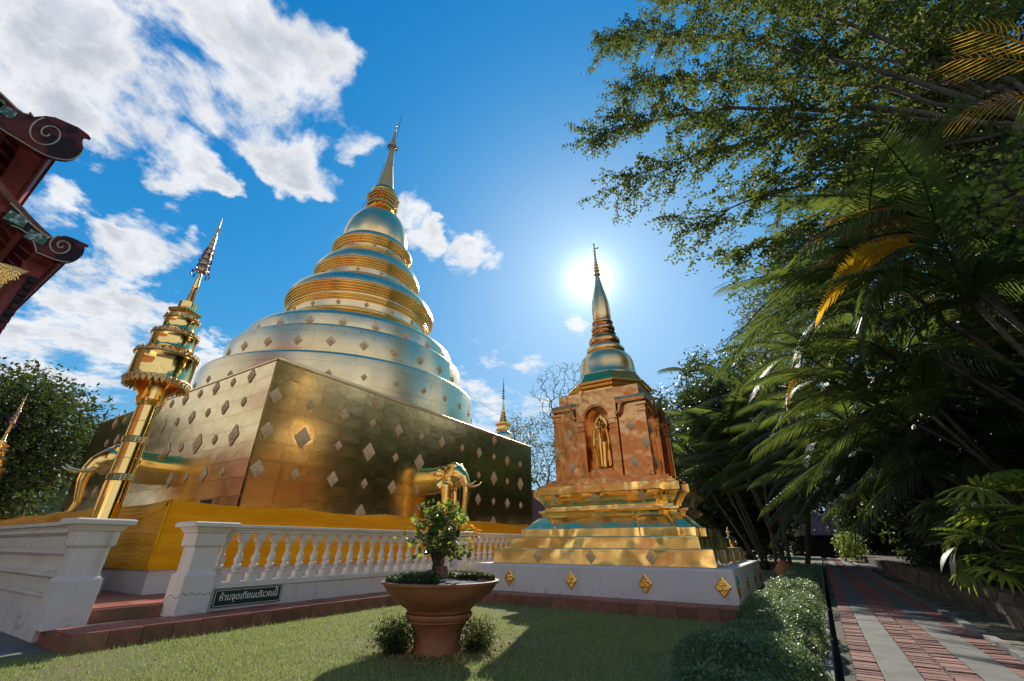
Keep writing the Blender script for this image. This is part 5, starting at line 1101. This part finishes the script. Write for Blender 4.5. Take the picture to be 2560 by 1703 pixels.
# the overhanging tree, upper right: layered sprays of small leaflets
canopy = [(1530, -120), (1500, 40), (1475, 150), (1540, 250), (1490, 350), (1500, 420), (1580, 500), (1720, 500), (1740, 600), (1830, 665), (1930, 700), (2030, 660), (2200, 640), (2640, 620), (2800, 300), (2700, -120)]
OT = empty('overhanging_tree', (9.0, 11.5, .2), 'large tree with fine feathery leaves overhanging the path, upper right', 'tree')
O_ = at(2660, 330, 12.0); SPR = []
MB().tube([(9.2, 11.3, .1), (8.9, 11.2, 3.0), O_ + np.array((.6, .3, -1.2)), O_], [.34, .28, .24, .2], 12).build('trunk', 'bark', OT, smooth=True)
def bez(p0, p1, p2, p3, n): return [p0 * (1 - t) ** 3 + p1 * 3 * t * (1 - t) ** 2 + p2 * 3 * t * t * (1 - t) + p3 * t ** 3 for t in np.linspace(0, 1, n)]
limbs = [(1500, 120, 13.5, .075), (1470, 350, 12.6, .085), (1540, 470, 12.0, .07), (1700, 570, 11.6, .06), (1830, 650, 11.0, .055), (1640, -10, 14.2, .07), (1560, 230, 13.2, .06), (1850, -60, 14.5, .07), (1780, 330, 11.2, .055), (1980, 690, 11.2, .05), (2150, 620, 10.8, .05), (2000, 130, 12.5, .06), (2150, -60, 13.4, .07), (2120, 400, 11.4, .055), (2330, 480, 11.6, .05), (2350, 60, 12.2, .06), (1900, 480, 12.8, .06)]
for (px, py, dd, r0) in limbs:
    T_e = at(px, py, dd); L = np.linalg.norm(T_e - O_); dv = (T_e - O_) / L
    p1 = O_ + dv * L * .35 + np.array((0, 0, .14 * L)) + rng.normal(size=3) * .25; p2 = O_ + dv * L * .72 + np.array((0, 0, .10 * L)) + rng.normal(size=3) * .25
    pts = bez(O_, p1, p2, T_e, 16); pts = [p + (rng.normal(size=3) * .06 if 0 < i < 15 else 0) for i, p in enumerate(pts)]
    lb = MB(); lb.tube(pts, [r0 * (1 - .93 * (i / 15)) + .004 for i in range(16)], 7)
    ns = int(L / .46)
    for k in range(ns):
        t = .20 + .80 * (k + rng.uniform(0, .8)) / ns; i = min(14, int(t * 15)); q = pts[i] + (pts[i + 1] - pts[i]) * (t * 15 - i if t < 1 else 1); tg = unit(pts[i + 1] - pts[i])
        for s_ in (-1, 1):
            sdv = unit(np.cross(tg, np.array((0, 0, 1.0)) + rng.normal(size=3) * .45)) * s_
            d2 = unit(tg * .8 + sdv * rng.uniform(.5, 1.3) + np.array((0, 0, rng.uniform(-.6, .5)))); l2 = rng.uniform(.9, 2.5) * (1.2 - .55 * t)
            br = [q + d2 * l2 * u + np.array((0, 0, -.16 * l2 * u * u)) + rng.normal(size=3) * .03 * (u > 0) for u in (0, .3, .6, 1)]
            lb.tube(br, [.014 * (1 - t * .5), .010, .007, .003], 4, cap=False)
            for u in np.arange(.12, 1.02, .10):
                j = min(2, int(u * 3)); o_ = br[j] + (br[j + 1] - br[j]) * (u * 3 - j); SPR.append((o_, d2))
    lb.build('limb', 'bark', OT, smooth=True)
P = []
for (o_, d2) in SPR:                                     # each twig carries small pinnate sprays
    for k in range(2):
        d = unit(d2 * .6 + rng.normal(size=3) * np.array((.8, .8, .35)) + np.array((0, 0, -.35))); n = int(rng.integers(4, 7)); t = (np.arange(n) + .7)[:, None] * .075; sdv = unit(np.cross(d, (0, 0, 1.0)))
        P.append(o_ + d * t + sdv * np.where(np.arange(n) % 2, .045, -.045)[:, None] + np.array((0, 0, -.4)) * t * t)
P = np.concatenate(P); print('canopy leaves', len(P)); V, Fc = leaf_geo(P, .150, .46, .35, .45); obj('crown', fast_mesh('crown', V, Fc), 'leaf_canopy', OT)
# dark tree at the left edge
poly = [(-220, 1330), (-220, 960), (-60, 930), (70, 935), (120, 955), (175, 985), (205, 1010), (240, 1050), (262, 1100), (262, 1130), (235, 1170), (195, 1190), (160, 1210), (100, 1225), (70, 1300)]
tree('broadleaf_tree', 'dark broad tree behind the parapet at the left edge', tuple(at(40, 1352, 33)[:2]) + (0,), cloudpts(poly, 330, 28, 38), .27, 80, .50, 'leaf_dark', r0=.3, group='broadleaf trees around the temple')
# trees behind, between the chedis
poly = [(1262, 1075), (1285, 1045), (1330, 1040), (1400, 1060), (1420, 1230), (1330, 1220), (1290, 1180), (1262, 1120)]
tree('broadleaf_tree', 'airy green tree behind the gap between the two chedis', tuple(at(1345, 1350, 50)[:2]) + (0,), cloudpts(poly, 150, 46, 54), .26, 26, .5, 'leaf_mid', r0=.14, twig=.012, group='broadleaf trees around the temple')
poly = [(1320, 980), (1345, 935), (1390, 905), (1450, 905), (1480, 960), (1470, 1060), (1360, 1050)]
tree('bare_tree', 'almost leafless tree branching above, left of the smaller chedi', tuple(at(1440, 1350, 58)[:2]) + (0,), cloudpts(poly, 300, 56, 60), .2, 2, .4, 'leaf_dark', r0=.16, twig=.018)
# trees right of the smaller chedi
poly = [(1655, 1330), (1640, 1110), (1690, 985), (1700, 935), (1760, 880), (1810, 868), (1880, 885), (1960, 930), (2010, 1050), (2010, 1330)]
tree('broadleaf_tree', 'dense rounded tree right of the smaller chedi', tuple(at(1830, 1380, 32)[:2]) + (0,), cloudpts(poly, 380, 28, 36), .27, 70, .48, 'leaf_dark', r0=.2, group='broadleaf trees around the temple')
poly = [(1560, 1330), (1570, 1090), (1620, 985), (1700, 1000), (1720, 1330)]
tree('broadleaf_tree', 'dark tree close behind the right shoulder of the smaller chedi', tuple(at(1640, 1375, 44)[:2]) + (0,), cloudpts(poly, 130, 40, 48), .4, 40, .6, 'leaf_dark', r0=.35, group='broadleaf trees around the temple')
poly = [(1850, 900), (1870, 740), (1960, 690), (2060, 660), (2140, 720), (2140, 1010), (1950, 1050), (1860, 1000)]
tree('broadleaf_tree', 'mid green tree rising between the path and the overhanging crown', tuple(at(2010, 1390, 24)[:2]) + (0,), cloudpts(poly, 260, 18, 25), .18, 60, .36, 'leaf_mid', r0=.10, group='broadleaf trees around the temple', aspect=.42)
def backdrop(label, c, r, n, leaf=.3, nl=46, m='leaf_dark'):
    tree('broadleaf_tree', label, (c[0], c[1], .1), blob(c, r, n, .3), leaf, nl, .45, m, r0=.16, group='broadleaf trees around the temple', fork=(c[0], c[1], max(1.2, c[2] - r[2] * .7)))
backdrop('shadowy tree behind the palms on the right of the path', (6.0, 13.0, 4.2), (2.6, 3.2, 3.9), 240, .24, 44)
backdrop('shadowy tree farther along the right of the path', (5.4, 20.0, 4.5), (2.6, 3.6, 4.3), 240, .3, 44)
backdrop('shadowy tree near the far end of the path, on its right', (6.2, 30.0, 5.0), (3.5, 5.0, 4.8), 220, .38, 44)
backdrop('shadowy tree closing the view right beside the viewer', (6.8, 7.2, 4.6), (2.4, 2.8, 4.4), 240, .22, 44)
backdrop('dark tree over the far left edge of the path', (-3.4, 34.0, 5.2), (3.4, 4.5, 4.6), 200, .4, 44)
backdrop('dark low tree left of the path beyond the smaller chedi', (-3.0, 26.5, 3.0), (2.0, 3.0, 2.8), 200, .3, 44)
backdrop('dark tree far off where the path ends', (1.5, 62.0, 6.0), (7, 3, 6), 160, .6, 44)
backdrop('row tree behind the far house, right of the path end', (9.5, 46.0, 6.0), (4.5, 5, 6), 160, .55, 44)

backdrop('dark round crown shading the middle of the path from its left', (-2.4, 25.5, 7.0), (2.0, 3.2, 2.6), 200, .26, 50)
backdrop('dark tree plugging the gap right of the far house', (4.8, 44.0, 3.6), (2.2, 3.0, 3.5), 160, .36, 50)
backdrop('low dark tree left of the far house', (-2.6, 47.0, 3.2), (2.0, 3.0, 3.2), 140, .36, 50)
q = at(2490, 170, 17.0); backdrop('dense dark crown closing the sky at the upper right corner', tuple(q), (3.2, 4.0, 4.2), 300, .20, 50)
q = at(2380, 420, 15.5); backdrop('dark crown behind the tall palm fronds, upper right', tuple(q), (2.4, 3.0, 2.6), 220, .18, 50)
for k, (x, y) in enumerate(((10.5, 15), (11.5, 22), (12.0, 30), (12.0, 39), (11.0, 50))):  # row added to darken what the great chedi's right face mirrors
    backdrop(('tall shadowy tree', 'second tall shadowy tree', 'third tall shadowy tree', 'fourth tall shadowy tree', 'farthest tall shadowy tree')[k] + ' of the row added behind the palms to darken the mirrored gold', (x, y, 8.0), (3.2, 4.6, 6.2), 200, .5, 40)
# ------------------------------------------------------------------ palms
def frond_mesh(name, m, N=36, L=.30, wdt=.020, arch=(.38, .80), vee=.35, seed=0, droop=.35):
    r_ = np.random.default_rng(seed); b = MB(); R = lambda t: np.array((t * .95, .02 * math.sin(3 * t), arch[0] * t - arch[1] * t * t))
    ts = np.linspace(0, 1, 9); b.tube([R(t) for t in ts], [.011 * (1 - .8 * t) + .0015 for t in ts], 5)
    for k in range(N):
        t = .14 + .86 * k / (N - 1); l = L * (math.sin(pi * min(1, (t - .05) * .93)) ** .55) * (1 - .18 * t); o_ = R(t); tg = R(min(1, t + .02)) - R(t - .02); tg /= np.linalg.norm(tg)
        for s_ in (-1, 1):
            fwd = .45 + .55 * t + r_.uniform(-.06, .06); dr = np.array((0, s_ * 1.0, vee + r_.uniform(-.12, .12))) + tg * fwd * 1.3; dr /= np.linalg.norm(dr); ll = l * r_.uniform(.88, 1.08)
            m1 = o_ + dr * ll * .5 + np.array((0, 0, -droop * ll * .16)); tip = o_ + dr * ll + np.array((0, 0, -droop * ll * .9)); wv = np.cross(dr, (0, s_ * .2, 1.0)); wv /= np.linalg.norm(wv); w = wdt * .5 * (1 - .3 * t)
            q = o_ + dr * ll * .12
            b.add([o_, q + wv * w * .8, m1 + wv * w, tip, m1 - wv * w, q - wv * w * .8], [(0, 1, 2, 4, 5), (2, 3, 4)])
    me = b.mesh('frond'); me.materials.append(M[m]); return me
FR = [frond_mesh('frond', 'palm', seed=k, arch=((.50, 1.15), (.40, 1.0), (.60, 1.4), (.32, .85))[k], vee=(.15, .3, .05, .2)[k], droop=(.7, .6, .9, .7)[k]) for k in range(4)]
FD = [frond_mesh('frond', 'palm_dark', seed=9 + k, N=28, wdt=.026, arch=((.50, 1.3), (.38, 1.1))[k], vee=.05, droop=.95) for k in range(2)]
FY = frond_mesh('yellow_frond', 'palm_yellow', N=46, L=.25, wdt=.018, arch=(.22, .95), vee=.30, seed=21, droop=.30)
FX = frond_mesh('dry_frond', 'palm_dry', N=26, L=.30, wdt=.014, arch=(.1, .9), vee=-.2, seed=22, droop=1.2)
FO = frond_mesh('orange_frond', 'palm_yellow', N=12, L=.45, wdt=.018, arch=(.05, .7), vee=.1, seed=23, droop=1.3)
def orient(o_, d, sc, roll=0.0):
    d = Vector(d).normalized(); z = Vector((0, 0, 1)); z = (z - d * z.dot(d)); z = z.normalized() if z.length > .05 else Vector((1, 0, 0)); y = z.cross(d)
    R = Matrix((d, y, z)).transposed().to_4x4(); return Matrix.Translation(Vector(o_)) @ R @ Matrix.Rotation(roll, 4, 'X') @ Matrix.Diagonal((sc, sc, sc, 1))
def palm(label, base, stems, meshes, size=(1.7, 2.3), nf=8, r=.045, dead=.04, group='feathery palms along the path'):
    e = empty('palm_clump', tuple(base), label, 'palm', group); base = np.array(base, float)
    for (top, k0) in stems:
        top = np.array(top, float); b0 = base + rng.normal(size=3) * np.array((.25, .25, 0)); mid = (b0 + top) / 2 + np.array((0, 0, .12 * np.linalg.norm(top - b0))) * .5 + rng.normal(size=3) * .08
        pts = [b0 * (1 - t) ** 2 + mid * 2 * t * (1 - t) + top * t * t for t in np.linspace(0, 1, 12)]
        MB().tube(pts, [r * (1 - .35 * t) * (1.08 if i % 2 else 1) for i, t in enumerate(np.linspace(0, 1, 12))], 8).build('stem', 'stem', e, smooth=True)
        ax = unit(pts[-1] - pts[-2])
        for k in range(nf):
            a = k0 + k * 2.4; el = .95 - 1.0 * (k / nf) + random.uniform(-.15, .15)
            d = np.array((math.cos(a) * math.cos(el), math.sin(a) * math.cos(el), math.sin(el))) + ax * .35
            me = FX if random.random() < dead and k > nf * .6 else random.choice(meshes)
            obj('frond', me, None, e, orient(top, d, random.uniform(*size), random.uniform(-.3, .3)))
    return e
# near clump right of the path: crowns hang over the path
b1 = (*PL(3.6, 10.5), .3)
palm('leaning palm clump right of the path, its slim stems bent over the wall', b1, [(at(2090, 965, 10.2), .3), (at(2030, 900, 11.3), 1.2), (at(2190, 1010, 9.8), 2.0), (at(2260, 930, 9.2), 3.1), (at(2130, 1080, 10.8), 4.0), (at(2330, 1040, 9.4), 5.0)], FR, (1.3, 1.8), 8, .04)
b2 = (*PL(4.0, 8.6), .3)
palm('tall palm clump above it whose fronds arch against the sky', b2, [(at(2210, 690, 9.0), .0), (at(2130, 780, 9.6), 1.7), (at(2060, 720, 10.2), 2.3), (at(2340, 600, 8.8), 3.7), (at(2440, 760, 8.4), 4.4), (at(2260, 560, 9.8), 5.3)], FR, (1.5, 2.1), 9, .05)
Y = empty('yellowing_palm', b2, 'yellowing palm with one big golden frond and curled dry ones, right', 'palm'); yt = at(2330, 640, 8.2)
MB().tube([b2, (np.array(b2) + yt) / 2 + np.array((.25, .1, .1)), yt], [.05, .04, .03], 8).build('stem', 'stem', Y, smooth=True)
def frond_to(me, p, q, sc, roll=0, par=Y, up=.0): obj('frond', me, None, par, orient(p, q - p + np.array((0, 0, up)), sc, roll))
frond_to(FY, at(2330, 610, 8.2), at(2120, 640, 7.7), 2.0, .5, up=.0); frond_to(FX, at(2330, 560, 8.2), at(2190, 540, 8.0), 1.2, .2, up=.2); frond_to(FY, at(2330, 545, 8.3), at(2220, 510, 8.1), 1.1, -.3, up=.25)
frond_to(FX, at(2330, 600, 8.1), at(2180, 570, 8.0), 1.2, -.4, up=.25); frond_to(FR[0], at(2320, 660, 8.2), at(2150, 790, 8.1), 1.5, .2, up=.3); frond_to(FR[2], at(2320, 640, 8.2), at(2350, 520, 8.2), 1.4, .2)
for k in range(6): frond_to(random.choice(FR), yt, yt + np.array((math.cos(k), math.sin(k * 1.3), .35 - .1 * k)), 1.5)
frond_to(FY, at(2030, 930, 10.2), at(1930, 1000, 10.0), 1.1, .5, up=.2)
K = empty('curled_palm', tuple(at(2740, 420, 6.4)), 'palm with curled orange fronds at the upper right edge', 'palm'); kp = at(2640, 200, 6.2); kb = (*PL(5.2, 5.6), .3)
MB().tube([kb, np.array(kb) + (0, 0, 3), kp], [.07, .06, .05], 8).build('stem', 'stem', K, smooth=True)
for (a, c, up) in (((2600, 170), (2480, 150), .25), ((2610, 240), (2490, 270), .2), ((2600, 130), (2520, 110), .25)): frond_to(FO, at(*a, 6.2), at(*c, 6.0), .62, .2, K, up)
for k in range(5): frond_to(FR[k % 4], kp, kp + np.array((math.cos(k * .7 - 1.4), math.sin(k * .7 - 1.4), .3)), 1.3, 0, K)
# farther clumps
b3 = (*PL(3.6, 17.0), .3); palm('palm clump farther along the wall, in deep shade', b3, [(at(2060, 1180, 16.5), .5), (at(2120, 1130, 15.5), 2.0), (at(2010, 1090, 17), 3.3), (at(2200, 1180, 14.5), 4.5)], FD, (1.7, 2.3), 8, .045)
b4 = tuple(at(1965, 1392, 21.0)[:2]) + (0,); palm('palm clump left of the path with cane-like stems', b4, [(at(1860, 1180, 20), .2), (at(1900, 1120, 20.5), 1.4), (at(1830, 1090, 21), 2.8), (at(1940, 1190, 19.5), 4.0), (at(1985, 1150, 20.5), 5.1), (at(1880, 1010, 21.5), 5.9)], FD + FR[:1], (2.0, 2.8), 8, .06)
b5 = tuple(at(1900, 1388, 23.0)[:2]) + (0,); palm('palm clump just right of the smaller chedi, drooping broad fronds', b5, [(at(1790, 1180, 22.5), .0), (at(1760, 1080, 23.5), 1.5), (at(1840, 1230, 22), 3.0), (at(1720, 1150, 24), 4.4)], FD + FR[1:2], (2.0, 2.8), 8, .06)
b6 = (*PL(4.2, 13.4), .3); palm('palm clump in the shade behind the leaning one', b6, [(at(2200, 850, 12.6), .2), (at(2120, 880, 13.5), 1.8), (at(2320, 820, 12.2), 3.6), (at(2420, 930, 12.0), 4.9), (at(2440, 1080, 11.6), 5.6)], FD + FR[:2], (1.5, 2.1), 8, .045)
palm('small palm peeking out at the top of the dense rounded tree', tuple(at(1745, 1370, 36)[:2]) + (0,), [(at(1715, 935, 35), .4)], FD, (1.5, 1.9), 8, .08)
b7 = (*PL(4.6, 11.8), .3); palm('low palm clump hanging in the darkness behind the stone wall', b7, [(at(2300, 1120, 11.0), .4), (at(2220, 1150, 12.0), 1.9), (at(2400, 1180, 10.6), 3.0), (at(2150, 1210, 13.0), 4.2), (at(2480, 1060, 10.6), 5.2)], FD, (1.3, 1.8), 9, .03)
b8 = (*PL(3.9, 15.2), .3); palm('drooping palm clump midway along the shaded wall', b8, [(at(2130, 1020, 14.5), .4), (at(2060, 1010, 15.5), 1.9), (at(2090, 1240, 15.0), 3.0), (at(2180, 1090, 14.0), 4.2)], FD + FR[2:3], (1.5, 2.0), 9, .04)
backdrop('dense dark thicket behind the low palms, right', (5.6, 10.2, 2.4), (1.8, 2.4, 2.3), 220, .18, 44)
# fan palms in front of the wall, lit
def fan_mesh(m, n=9, seed=0):
    r_ = np.random.default_rng(seed); b = MB()
    for k in range(n):
        a = (k - (n - 1) / 2) * .27 + r_.uniform(-.05, .05); l = (1 - .25 * abs(a) / 1.3) * r_.uniform(.85, 1.05); d = np.array((math.cos(a), math.sin(a), 0)); w = np.array((-d[1], d[0], 0)) * .055
        f = lambda t: d * l * t + np.array((0, 0, .18 * t - .55 * t * t))
        b.add([f(.02), f(.35) + w, f(.75) + w * .9, f(1.0), f(.75) - w * .9, f(.35) - w, f(.55) - np.array((0, 0, .03))], [(0, 1, 2, 6), (2, 3, 6), (3, 4, 6), (4, 5, 0, 6)])
    me = b.mesh('fan_leaf'); me.materials.append(M[m]); return me
FN = [fan_mesh('leaf_bright', seed=1), fan_mesh('palm', seed=2), fan_mesh('leaf_bright', 8, seed=3)]
def fans(label, base, region, n, d0, d1, size, meshes, group='fan palms beside the path'):
    e = empty('fan_palm', tuple(base), label, 'palm', group)
    for k, q in enumerate(inpoly(region, n)):
        p = at(q[0], q[1], rng.uniform(d0, d1)); b0 = np.array(base) + rng.normal(size=3) * np.array((.25, .3, 0))
        MB().tube([b0, (b0 + p) / 2 + np.array((.03, 0, .1)), p], [.010, .007, .005], 5).build('stalk', 'stem', e, smooth=True)
        d = np.array((-.75, -.55, .1)) + rng.normal(size=3) * .5; obj('leaf', random.choice(meshes), None, e, orient(p, d, random.uniform(*size), random.uniform(-.5, .5)))
    return e
fans('bright fan palm spilling over the stone wall at the right edge', (*PL(2.75, 8.3), .3), [(2370, 1330), (2420, 1180), (2600, 1170), (2700, 1330), (2640, 1480), (2500, 1460), (2420, 1420)], 46, 7.4, 8.6, (.36, .5), FN)
fans('darker fan palm behind the bright one above the wall', (*PL(2.9, 9.8), .3), [(2320, 1330), (2330, 1240), (2460, 1200), (2560, 1250), (2480, 1360)], 26, 9.2, 10.2, (.36, .5), FN[1:2])
# dark glossy rubber plant leaves
e = empty('broad_leaf_plant', (*PL(2.6, 9.2), .3), 'plant with dark glossy oval leaves above the stone wall', 'plant')
b = MB(); 
def oval(s_):
    b = MB(); V = []; n = 7
    for i in range(n + 1):
        t = i / n; w = .30 * math.sin(pi * t ** .85) * .5; z = .1 * t - .35 * t * t
        V += [(t, -w, z + .10 * w * 2), (t, 0, z), (t, w, z + .10 * w * 2)]
    b.add(V, [(3 * i, 3 * i + 1, 3 * i + 4, 3 * i + 3) for i in range(n)] + [(3 * i + 1, 3 * i + 2, 3 * i + 5, 3 * i + 4) for i in range(n)]); me = b.mesh('leaf', True); me.materials.append(M['palm_dark']); return me
OV = oval(0); tp = at(2395, 1365, 8.6)
MB().tube([(*PL(2.6, 9.2), .3), tp], [.015, .008], 6).build('stem', 'stem', e)
for k, q in enumerate(((2370, 1440), (2400, 1455), (2345, 1400), (2440, 1405), (2330, 1350), (2420, 1340), (2380, 1320), (2450, 1440))): p = at(*q, 8.4); obj('leaf', OV, None, e, orient(tp, p - tp, np.linalg.norm(p - tp) + .10, random.uniform(-.4, .4)))
# leafy bush with round leaflets at the right edge
reg = [(2390, 470), (2480, 400), (2600, 380), (2650, 600), (2500, 560), (2420, 540)]; at_ = np.array(cloudpts(reg, 40, 6.2, 7.4))
tree('leafy_shrub', 'shrub with bright round leaflets at the right edge, below the curled fronds', (*PL(4.6, 6.2), .3), at_, .085, 16, .16, 'leaf_bright', r0=.05, aspect=.75, flat=.3, droop=.2)
# understory in the shade along the wall
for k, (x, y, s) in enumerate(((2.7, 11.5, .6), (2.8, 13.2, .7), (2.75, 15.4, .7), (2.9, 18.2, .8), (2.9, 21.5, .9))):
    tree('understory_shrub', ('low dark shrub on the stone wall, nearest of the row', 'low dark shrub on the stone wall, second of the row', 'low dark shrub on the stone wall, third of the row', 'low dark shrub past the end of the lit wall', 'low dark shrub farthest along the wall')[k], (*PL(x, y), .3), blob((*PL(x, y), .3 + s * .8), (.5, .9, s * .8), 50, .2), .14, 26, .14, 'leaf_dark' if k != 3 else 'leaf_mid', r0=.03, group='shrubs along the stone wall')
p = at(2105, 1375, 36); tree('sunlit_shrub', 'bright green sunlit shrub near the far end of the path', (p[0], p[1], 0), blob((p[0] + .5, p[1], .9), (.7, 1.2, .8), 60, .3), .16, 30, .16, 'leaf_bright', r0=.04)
# hedge between lawn and path
HB = (-.50, 9.5); H2 = empty('hedge', (*PL(-.47, 9.5), 0), 'clipped small-leaved hedge between the lawn and the brick path', 'hedge')
def hp(n, y0, y1, shell):
    y = rng.uniform(y0, y1, n); a = rng.uniform(0, 1, n); bump_ = .05 * np.sin(y * 2.1) + .04 * np.sin(y * 5.3 + 1) + .03 * np.sin(y * 11)
    u_ = rng.uniform(-1, 1, n); v_ = rng.uniform(0, 1, n); k = np.where(rng.uniform(size=n) < shell, 1.0, rng.uniform(.3, 1, n))
    # superellipse cross-section
    th = rng.uniform(-.15, pi + .15, n); X = np.sign(np.cos(th)) * np.abs(np.cos(th)) ** .55 * (.34 + bump_) * k; Zh = np.clip(np.sin(th), 0, 1) ** .5 * (.34 + bump_ + .02 * np.sin(y * 17)) * k + .02
    xw = -.47 + X; c, s = math.cos(PA), math.sin(PA); wx = PC[0] + xw * c - (y - PC[1]) * s; wy = PC[1] + xw * s + (y - PC[1]) * c
    return np.stack([wx, wy, Zh], 1) + rng.normal(size=(n, 3)) * .012
P = np.concatenate([hp(46000, 2.2, 7, .75), hp(30000, 7, 17.5, .8)]); V, Fc = leaf_geo(P, .026, .55, .0, -.3); obj('foliage', fast_mesh('foliage', V, Fc), 'leaf_hedge', H2)
b = MB()
for k in range(240):
    y = random.uniform(2.2, 17); x = -.47 + random.uniform(-.2, .2); q = PL(x, y); b.tube([(*q, -.02), (q[0] + random.uniform(-.08, .08), q[1] + random.uniform(-.08, .08), .28)], [.006, .003], 4)
tag(b.build('stems', 'bark', H2), kind='stuff')
# low shrubs at the foot of the planter
def tuft(label, c, r, h, n, m='leaf_mid'):
    a = rng.uniform(0, 2 * pi, n); t = rng.uniform(0, 1, n); rr = r * np.sqrt(rng.uniform(size=n)); tilt = rr / r
    P = np.stack([c[0] + rr * np.cos(a) * (.35 + .75 * t), c[1] + rr * np.sin(a) * (.35 + .75 * t), .01 + h * t * (1 - .35 * tilt) * rng.uniform(.75, 1, n)], 1)
    P = P + rng.normal(size=P.shape) * np.array((.03, .03, .02)); P[:, 2] = np.abs(P[:, 2]) * (1 + .35 * np.sin(a * 5 + c[0] * 7) * (rr / r)); V, Fc = leaf_geo(P, .05, .20, .0, -.6); e = empty('planter_shrub', (*c, 0), label, 'shrub', 'shrubs at the foot of the planter'); obj('foliage', fast_mesh('foliage', V, Fc), m, e)
    b = MB()
    for k in range(26): q = random.uniform(0, 2 * pi); rr_ = r * random.uniform(.2, .95); b.tube([(c[0], c[1], 0), (c[0] + rr_ * .5 * math.cos(q), c[1] + rr_ * .5 * math.sin(q), h * .5), (c[0] + rr_ * math.cos(q), c[1] + rr_ * math.sin(q), h * random.uniform(.75, 1.05))], [.005, .003, .0015], 4)
    tag(b.build('stems', 'bark', e), kind='stuff')
tuft('spiky little shrub left of the planter foot', tuple(np.array(pc) - sd * .42 + fd * .05), .24, .34, 2600); tuft('spiky little shrub right of the planter foot', tuple(np.array(pc) + sd * .40 + fd * .08), .22, .32, 2200)
# mulch round the planter
n = 1500; a = rng.uniform(0, 2 * pi, n); r = .25 + .5 * np.abs(rng.normal(size=n)) * .6; P = np.stack([pc[0] + r * np.cos(a), pc[1] + r * np.sin(a), .012 + 0 * r], 1); V, Fc = leaf_geo(P, .035, .6, .85, 0)
tag(obj('mulch', fast_mesh('mulch', V, Fc), 'dead_leaf'), 'dry leaf mulch scattered round the planter foot', 'mulch', None, 'stuff')
# lawn
n = 150000; x = rng.uniform(-6.48, -.12, n); y = rng.uniform(1.2, 7.56, n); k = rng.uniform(size=n) < np.clip(1.25 - .1 * y, .35, 1); k &= (np.sin(x * 1.7 + 2 * np.sin(y * .9)) + np.sin(y * 2.3 + 1.3 * np.sin(x * 1.1)) + rng.normal(size=n) * .7) > -1.5; x, y = x[k], y[k]; n = len(x)
hgt = rng.uniform(.012, .034, n) + .03 * (rng.uniform(size=n) > .97) + .03 * rng.uniform(size=n) * ((x < -6.42) | (y > 7.48)); a = rng.uniform(0, 2 * pi, n); P = np.stack([x, y, np.zeros(n)], 1); ln = rng.normal(size=(n, 2)) * .012; w = np.stack([np.cos(a), np.sin(a), 0 * a], 1) * .0036
V = np.stack([P - w, P + w, P + np.concatenate([ln, hgt[:, None]], 1)], 1).reshape(-1, 3); tag(obj('grass', fast_mesh('grass', V, np.arange(3 * n).reshape(n, 3)), 'grass'), 'short mown grass of the lawn', 'grass', None, 'stuff')
for k, (px, py) in enumerate(((383, 1660), (734, 1574), (1257, 1515), (330, 1612), (1445, 1560), (610, 1640), (890, 1600))):
    d = ray(px, py); p = np.array([0, 0, 1.0]) - d * (1 / d[2]); b = MB(); r_ = .028
    b.grid(lambda i, j: (p[0] + (i - .5) * 2 * r_, p[1] + (j - .5) * r_ * math.sin(pi * min(.98, max(.05, i))), .022 + .02 * (i - .5) ** 2 + .012 * abs(j - .5)), 5, 2)
    tag(b.build('fallen_leaf', 'dead_leaf'), 'dry leaf lying on the lawn ' + ('at lower left', 'below the green sign', 'right of the planter near the shadow corner', 'near the left end of the red ledge', 'in the shade before the smaller chedi', 'midway between ledge and planter', 'just left of the planter')[k], 'leaf', 'fallen leaves on the lawn')
# sprinkler head by the ledge
d = ray(425, 1590); p = np.array([0, 0, 1.0]) - d * (1 / d[2]); e = empty('sprinkler', (p[0], p[1], 0), 'small teal sprinkler head on the lawn by the red ledge', 'sprinkler')
MB().lathe([(.018, 0), (.018, .04), (.028, .045), (.028, .06), (.014, .066)], (p[0], p[1]), 12).build('riser', 'sprinkler', e, smooth=True); MB().box(p[0] - .03, p[0] + .03, p[1] - .008, p[1] + .008, .066, .08).build('nozzle', 'sprinkler', e, bevel=.004)
# small shrine figure and a clay jar beyond the smaller chedi
p = at(1832, 1385, 19.5); e = empty('shrine', (p[0], p[1], 0), 'small pedestal with a gilded figure beyond the smaller chedi', 'shrine')
MB().stack([(square(p, w), z) for w, z in ((.55, -.02), (.55, .25), (.45, .3), (.38, .6), (.46, .66), (.46, .74))]).build('pedestal', 'cream', e, bevel=.01)
b = MB(); b.ell((p[0], p[1], .84), (.26, .2, .1)); b.tube([(p[0], p[1], .85), (p[0], p[1], 1.15), (p[0], p[1], 1.28)], [.16, .17, .06], 12); b.ell((p[0], p[1], 1.40), (.09, .09, .12)); b.tube([(p[0], p[1], 1.5), (p[0], p[1], 1.66)], [.04, .005], 8)
for s_ in (-1, 1): b.cap([(p[0] + s_ * .17, p[1], 1.18), (p[0] + s_ * .22, p[1] - .03, 1.0), (p[0] + s_ * .08, p[1] - .16, .92)], [.05, .045, .035], 8)
b.build('figure', 'gold_statue', e, remesh=.02)
p = at(1957, 1408, 17.0); e = empty('clay_jar', (p[0], p[1], 0), 'rounded orange clay jar beside the palm stems', 'jar'); MB().lathe([(.14, 0), (.24, .12), (.27, .26), (.2, .4), (.13, .45), (.17, .52), (.15, .53), (.11, .45)], (p[0], p[1]), 28).build('body', 'terracotta', e, smooth=True)
